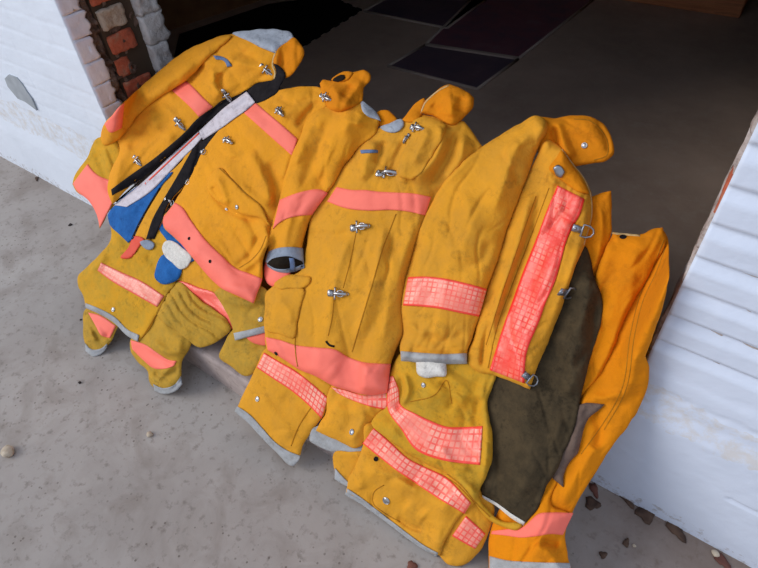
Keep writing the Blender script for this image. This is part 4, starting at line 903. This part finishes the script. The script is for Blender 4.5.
# rubber mat with a toothed edge
edge = [(120, 90), (300, 88), (300, 50)]
raw = [(296, 52), (362, 11), (330, -3), (268, 6), (180, 36), (170, 80), (230, 108)]
pts = [np.array(fpt(*q)) for q in raw]; outp = []
for i, p in enumerate(pts):
    q = pts[(i + 1) % len(pts)]; L = np.linalg.norm(q - p); d = (q - p) / L; nn = np.array([d[1], -d[0]])
    m = max(1, int(L / .05)) if i < 2 else 1
    for k in range(m):
        a = p + d * L * k / m
        if m > 1 and k % 2: outp += [tuple(a - nn * .012), tuple(a + d * L / m * .9 - nn * .012)]
        else: outp += [tuple(a), tuple(a + d * L / m * .9)] if m > 1 else [tuple(a)]
mat_o = quad_slab('rubber_mat', outp, STEP_Z, STEP_Z + .012, rubber)
tag(mat_o, 'black rubber floor mat with toothed edge behind the upper left coat', 'mat')
# timber beam
a = fpt(739, 18.5); b = fpt(619, 0); d = np.array(b) - np.array(a); d /= np.linalg.norm(d); nn = np.array([-d[1], d[0]])
if nn[1] < 0: nn = -nn
a = np.array(a); e = a + d * 2.2
bo = quad_slab('timber_beam', [tuple(a), tuple(e), tuple(e + nn * .12), tuple(a + nn * .12)], STEP_Z, STEP_Z + .21, timber)
tag(bo, 'sawn reddish timber beam lying on the dark floor at the top right', 'beam')
bv = bo.modifiers.new('bevel', 'BEVEL'); bv.width = .006; bv.segments = 2
t = NT('brown board'); bboard = t.fin(t.ramp(t.noise(9, 4), [(.3, lin((128, 88, 56))), (.7, lin((156, 112, 74)))]), .8)
p0 = np.array([-3.15, 2.35])
pA = np.array(fpt(140, 40)); pB = np.array(fpt(262, 0)); dn = (pB - pA) / np.linalg.norm(pB - pA); dn = np.array([-dn[1], dn[0]])
bd = quad_slab('wooden_board', [tuple(pA), tuple(pB), tuple(pB + dn * .04), tuple(pA + dn * .04)], STEP_Z, STEP_Z + .5, bboard)
tag(bd, 'brown board standing in the dark corner behind the broken brick jamb', 'board')

# heap under the coats
nx, ny = 60, 40
xs = np.linspace(-1.22, -.14, nx); ys = np.linspace(.62, 1.2, ny); XX, YY = np.meshgrid(xs, ys)
y0 = np.interp(XX, [-.9, -.05], [.36, .47]); kk = .8 / (1.14 - y0)
ZZ = np.minimum(kk * (YY - y0) - .07, .58) * np.clip((1.2 - YY) / .14, 0, 1) ** .5
ed = np.clip(np.minimum(XX - xs[0], xs[-1] - XX) / .12, 0, 1) ** .5
ZZ = np.maximum(STEP_Z + .001, ZZ * (.45 + .55 * ed) + vnoise(XX * 1000, YY * 1000, 90, 60, 0, 61) * .03)
V = np.vstack([np.stack([XX, YY, ZZ], -1).reshape(-1, 3), np.stack([XX, YY, XX * 0 + STEP_Z - .001], -1).reshape(-1, 3)])
N = nx * ny
f = [[j * nx + i, j * nx + i + 1, (j + 1) * nx + i + 1, (j + 1) * nx + i] for j in range(ny - 1) for i in range(nx - 1)]
f += [[q + N for q in p[::-1]] for p in f]
loop = [i for i in range(nx)] + [j * nx + nx - 1 for j in range(1, ny)] + [(ny - 1) * nx + i for i in range(nx - 2, -1, -1)] + [j * nx for j in range(ny - 2, 0, -1)]
f += [[loop[i], loop[(i + 1) % len(loop)], loop[(i + 1) % len(loop)] + N, loop[i] + N][::-1] for i in range(len(loop))]
hp = link_mesh('clothing_heap', V, f, M['deep'], None, True)
tag(hp, 'crumpled orange yellow garments buried under the draped coats', 'clothing', kind='stuff')

# litter
t = NT('dead leaf'); leafm = t.fin(t.ramp(t.noise(40, 4), [(.3, lin((66, 50, 42))), (.7, lin((98, 76, 62)))]), .9)
t = NT('reddish leaf'); leafr = t.fin(t.ramp(t.noise(40, 4), [(.3, lin((92, 58, 50))), (.7, lin((120, 78, 66)))]), .9)
t = NT('pale stone'); stonem = t.fin(t.ramp(t.noise(60, 4), [(.3, lin((166, 150, 130))), (.7, lin((206, 192, 170)))]), .8)
t = NT('dark crumb'); darkm = t.fin(lin((48, 40, 38)), .9)
def leaf(px, py, r, ang, mat, label, cat='leaf', name='dead_leaf', lobes=3, el=1.6, group=None):
    c = fpt(px, py, 0); bm = bmesh.new(); ra = random.Random(int(px * 7 + py))
    rings = []; n = 18
    ca, sa = math.cos(ang), math.sin(ang)
    top = bm.verts.new((c[0], c[1], .005 + r * .05))
    prev = None
    for q in (.5, 1.0):
        ring = []
        for k in range(n):
            a = 2 * math.pi * k / n; rr = r * q * (1 + .22 * math.cos(lobes * a) + ra.uniform(-.12, .12))
            x, y = rr * math.cos(a) * el, rr * math.sin(a)
            ring.append(bm.verts.new((c[0] + x * ca - y * sa, c[1] + x * sa + y * ca, .003 + (r * .12 * (1 - q) + ra.uniform(0, r * .09)))))
        rings.append(ring)
    for k in range(n):
        bm.faces.new((top, rings[0][k], rings[0][(k + 1) % n])); bm.faces.new((rings[0][k], rings[1][k], rings[1][(k + 1) % n], rings[0][(k + 1) % n]))
    low = [bm.verts.new((v.co.x, v.co.y, v.co.z - .003)) for v in rings[1]]; lc = bm.verts.new((c[0], c[1], .001))
    for k in range(n):
        bm.faces.new((rings[1][k], low[k], low[(k + 1) % n], rings[1][(k + 1) % n])); bm.faces.new((low[k], lc, low[(k + 1) % n]))
    return tag(from_bm(name, bm, mat, None, True), label, cat, group)
def stone(px, py, r, mat, label, cat='stone', name='pebble', group=None):
    c = fpt(px, py, 0); bm = bmesh.new(); bmesh.ops.create_icosphere(bm, subdivisions=2, radius=r)
    ra = random.Random(int(px * 5 + py))
    for v in bm.verts:
        v.co = Vector((v.co.x * 1.25, v.co.y, v.co.z * .6)) * (1 + ra.uniform(-.14, .14)); v.co += Vector((c[0], c[1], r * .5))
    return tag(from_bm(name, bm, mat, None, True), label, cat, group)
leaf(646, 514, .021, 1.2, leafm, 'dark rounded dead leaf against the foot of the right white wall', el=1.2)
leaf(592, 504, .016, .3, leafm, 'small brown leaf scrap right of the orange trousers', el=1.1)
leaf(676, 530, .016, -.6, leafm, 'narrow dark dead leaf along the foot of the right wall', el=1.8)
leaf(594, 490, .009, -.9, leafr, 'reddish twig like leaf sliver nearest the orange trouser leg', el=2.2)
leaf(603, 555, .008, .9, leafm, 'tiny dark leaf crumb on the concrete near the bottom right', el=1.1)
leaf(626, 543, .007, 1.5, leafm, 'tiny upright brown leaf crumb below the rounded dead leaf', el=1.6)
leaf(722, 561, .012, -.5, leafr, 'reddish brown leaf flake by the right wall in the bottom right corner', el=1.8)
leaf(625, 497, .012, -.6, leafm, 'curled dark leaf bits at the wall foot between trousers and rounded leaf', el=2.4)
leaf(412, 566, .010, .4, leafr, 'reddish leaf at the bottom edge below the front coat', el=1.3)
leaf(70.5, 225, .007, .4, darkm, 'small black speck of dirt near the left coral coat tail', 'dirt', 'dirt_clod', el=1.1)
leaf(37, 179, .007, -.5, leafm, 'thin leaf sliver at the foot of the left white wall', el=2.6)
stone(150, 435, .0085, stonem, 'pale chip of stone on the open concrete, left of centre')
stone(9, 453, .018, stonem, 'larger beige stone at the left edge of the concrete')
stone(634, 546, .004, stonem, 'tiny white stone crumb on the concrete at lower right')
stone(715, 554, .008, stonem, 'pale pebble at the foot of the right wall near the corner')
stone(80, 383, .0045, darkm, 'tiny dark pebble left of the lower left trouser cuffs')
stone(81, 320, .0035, darkm, 'tiny dark crumb beside the leftmost trouser leg')
# joint line in the apron
pj = [fpt(312, 436, 0), fpt(303, 470, 0)]

# ------------------------------------------------------------------ light, sky, camera
w = bpy.data.worlds.new('overcast'); S.world = w; w.use_nodes = True
nt = w.node_tree; bg = nt.nodes['Background']
tc = nt.nodes.new('ShaderNodeTexCoord'); sx = nt.nodes.new('ShaderNodeSeparateXYZ'); nt.links.new(tc.outputs['Generated'], sx.inputs[0])
rp = nt.nodes.new('ShaderNodeValToRGB'); nt.links.new(sx.outputs[2], rp.inputs['Fac'])
e = rp.color_ramp.elements; e[0].position = 0; e[0].color = (.80, .84, .93, 1); e[1].position = .8; e[1].color = (.80, .92, 1.16, 1)
nt.links.new(rp.outputs['Color'], bg.inputs['Color']); bg.inputs['Strength'].default_value = .70
sun = bpy.data.lights.new('hazy_sun', 'SUN'); sun.energy = 1.8; sun.angle = math.radians(34); sun.color = (1, .96, .91)
so = bpy.data.objects.new('hazy_sun', sun); COL.objects.link(so)
so.rotation_euler = Vector((.72, .58, -.46)).to_track_quat('-Z', 'Y').to_euler()
cam = bpy.data.cameras.new('camera'); co = bpy.data.objects.new('camera', cam); COL.objects.link(co)
cam.sensor_width = 36; cam.lens = 36 * F / W; cam.clip_start = .01
Mx = Matrix(((R[0][0], R[1][0], -R[2][0], 0), (R[0][1], R[1][1], -R[2][1], 0), (R[0][2], R[1][2], -R[2][2], CAMH), (0, 0, 0, 1)))
co.matrix_world = Mx; S.camera = co
S.view_settings.view_transform = 'Standard'; S.view_settings.look = 'None'
S.view_settings.exposure = 0.12; S.view_settings.gamma = 1.0; S.view_settings.use_curve_mapping = False
S.cycles.max_bounces = 6
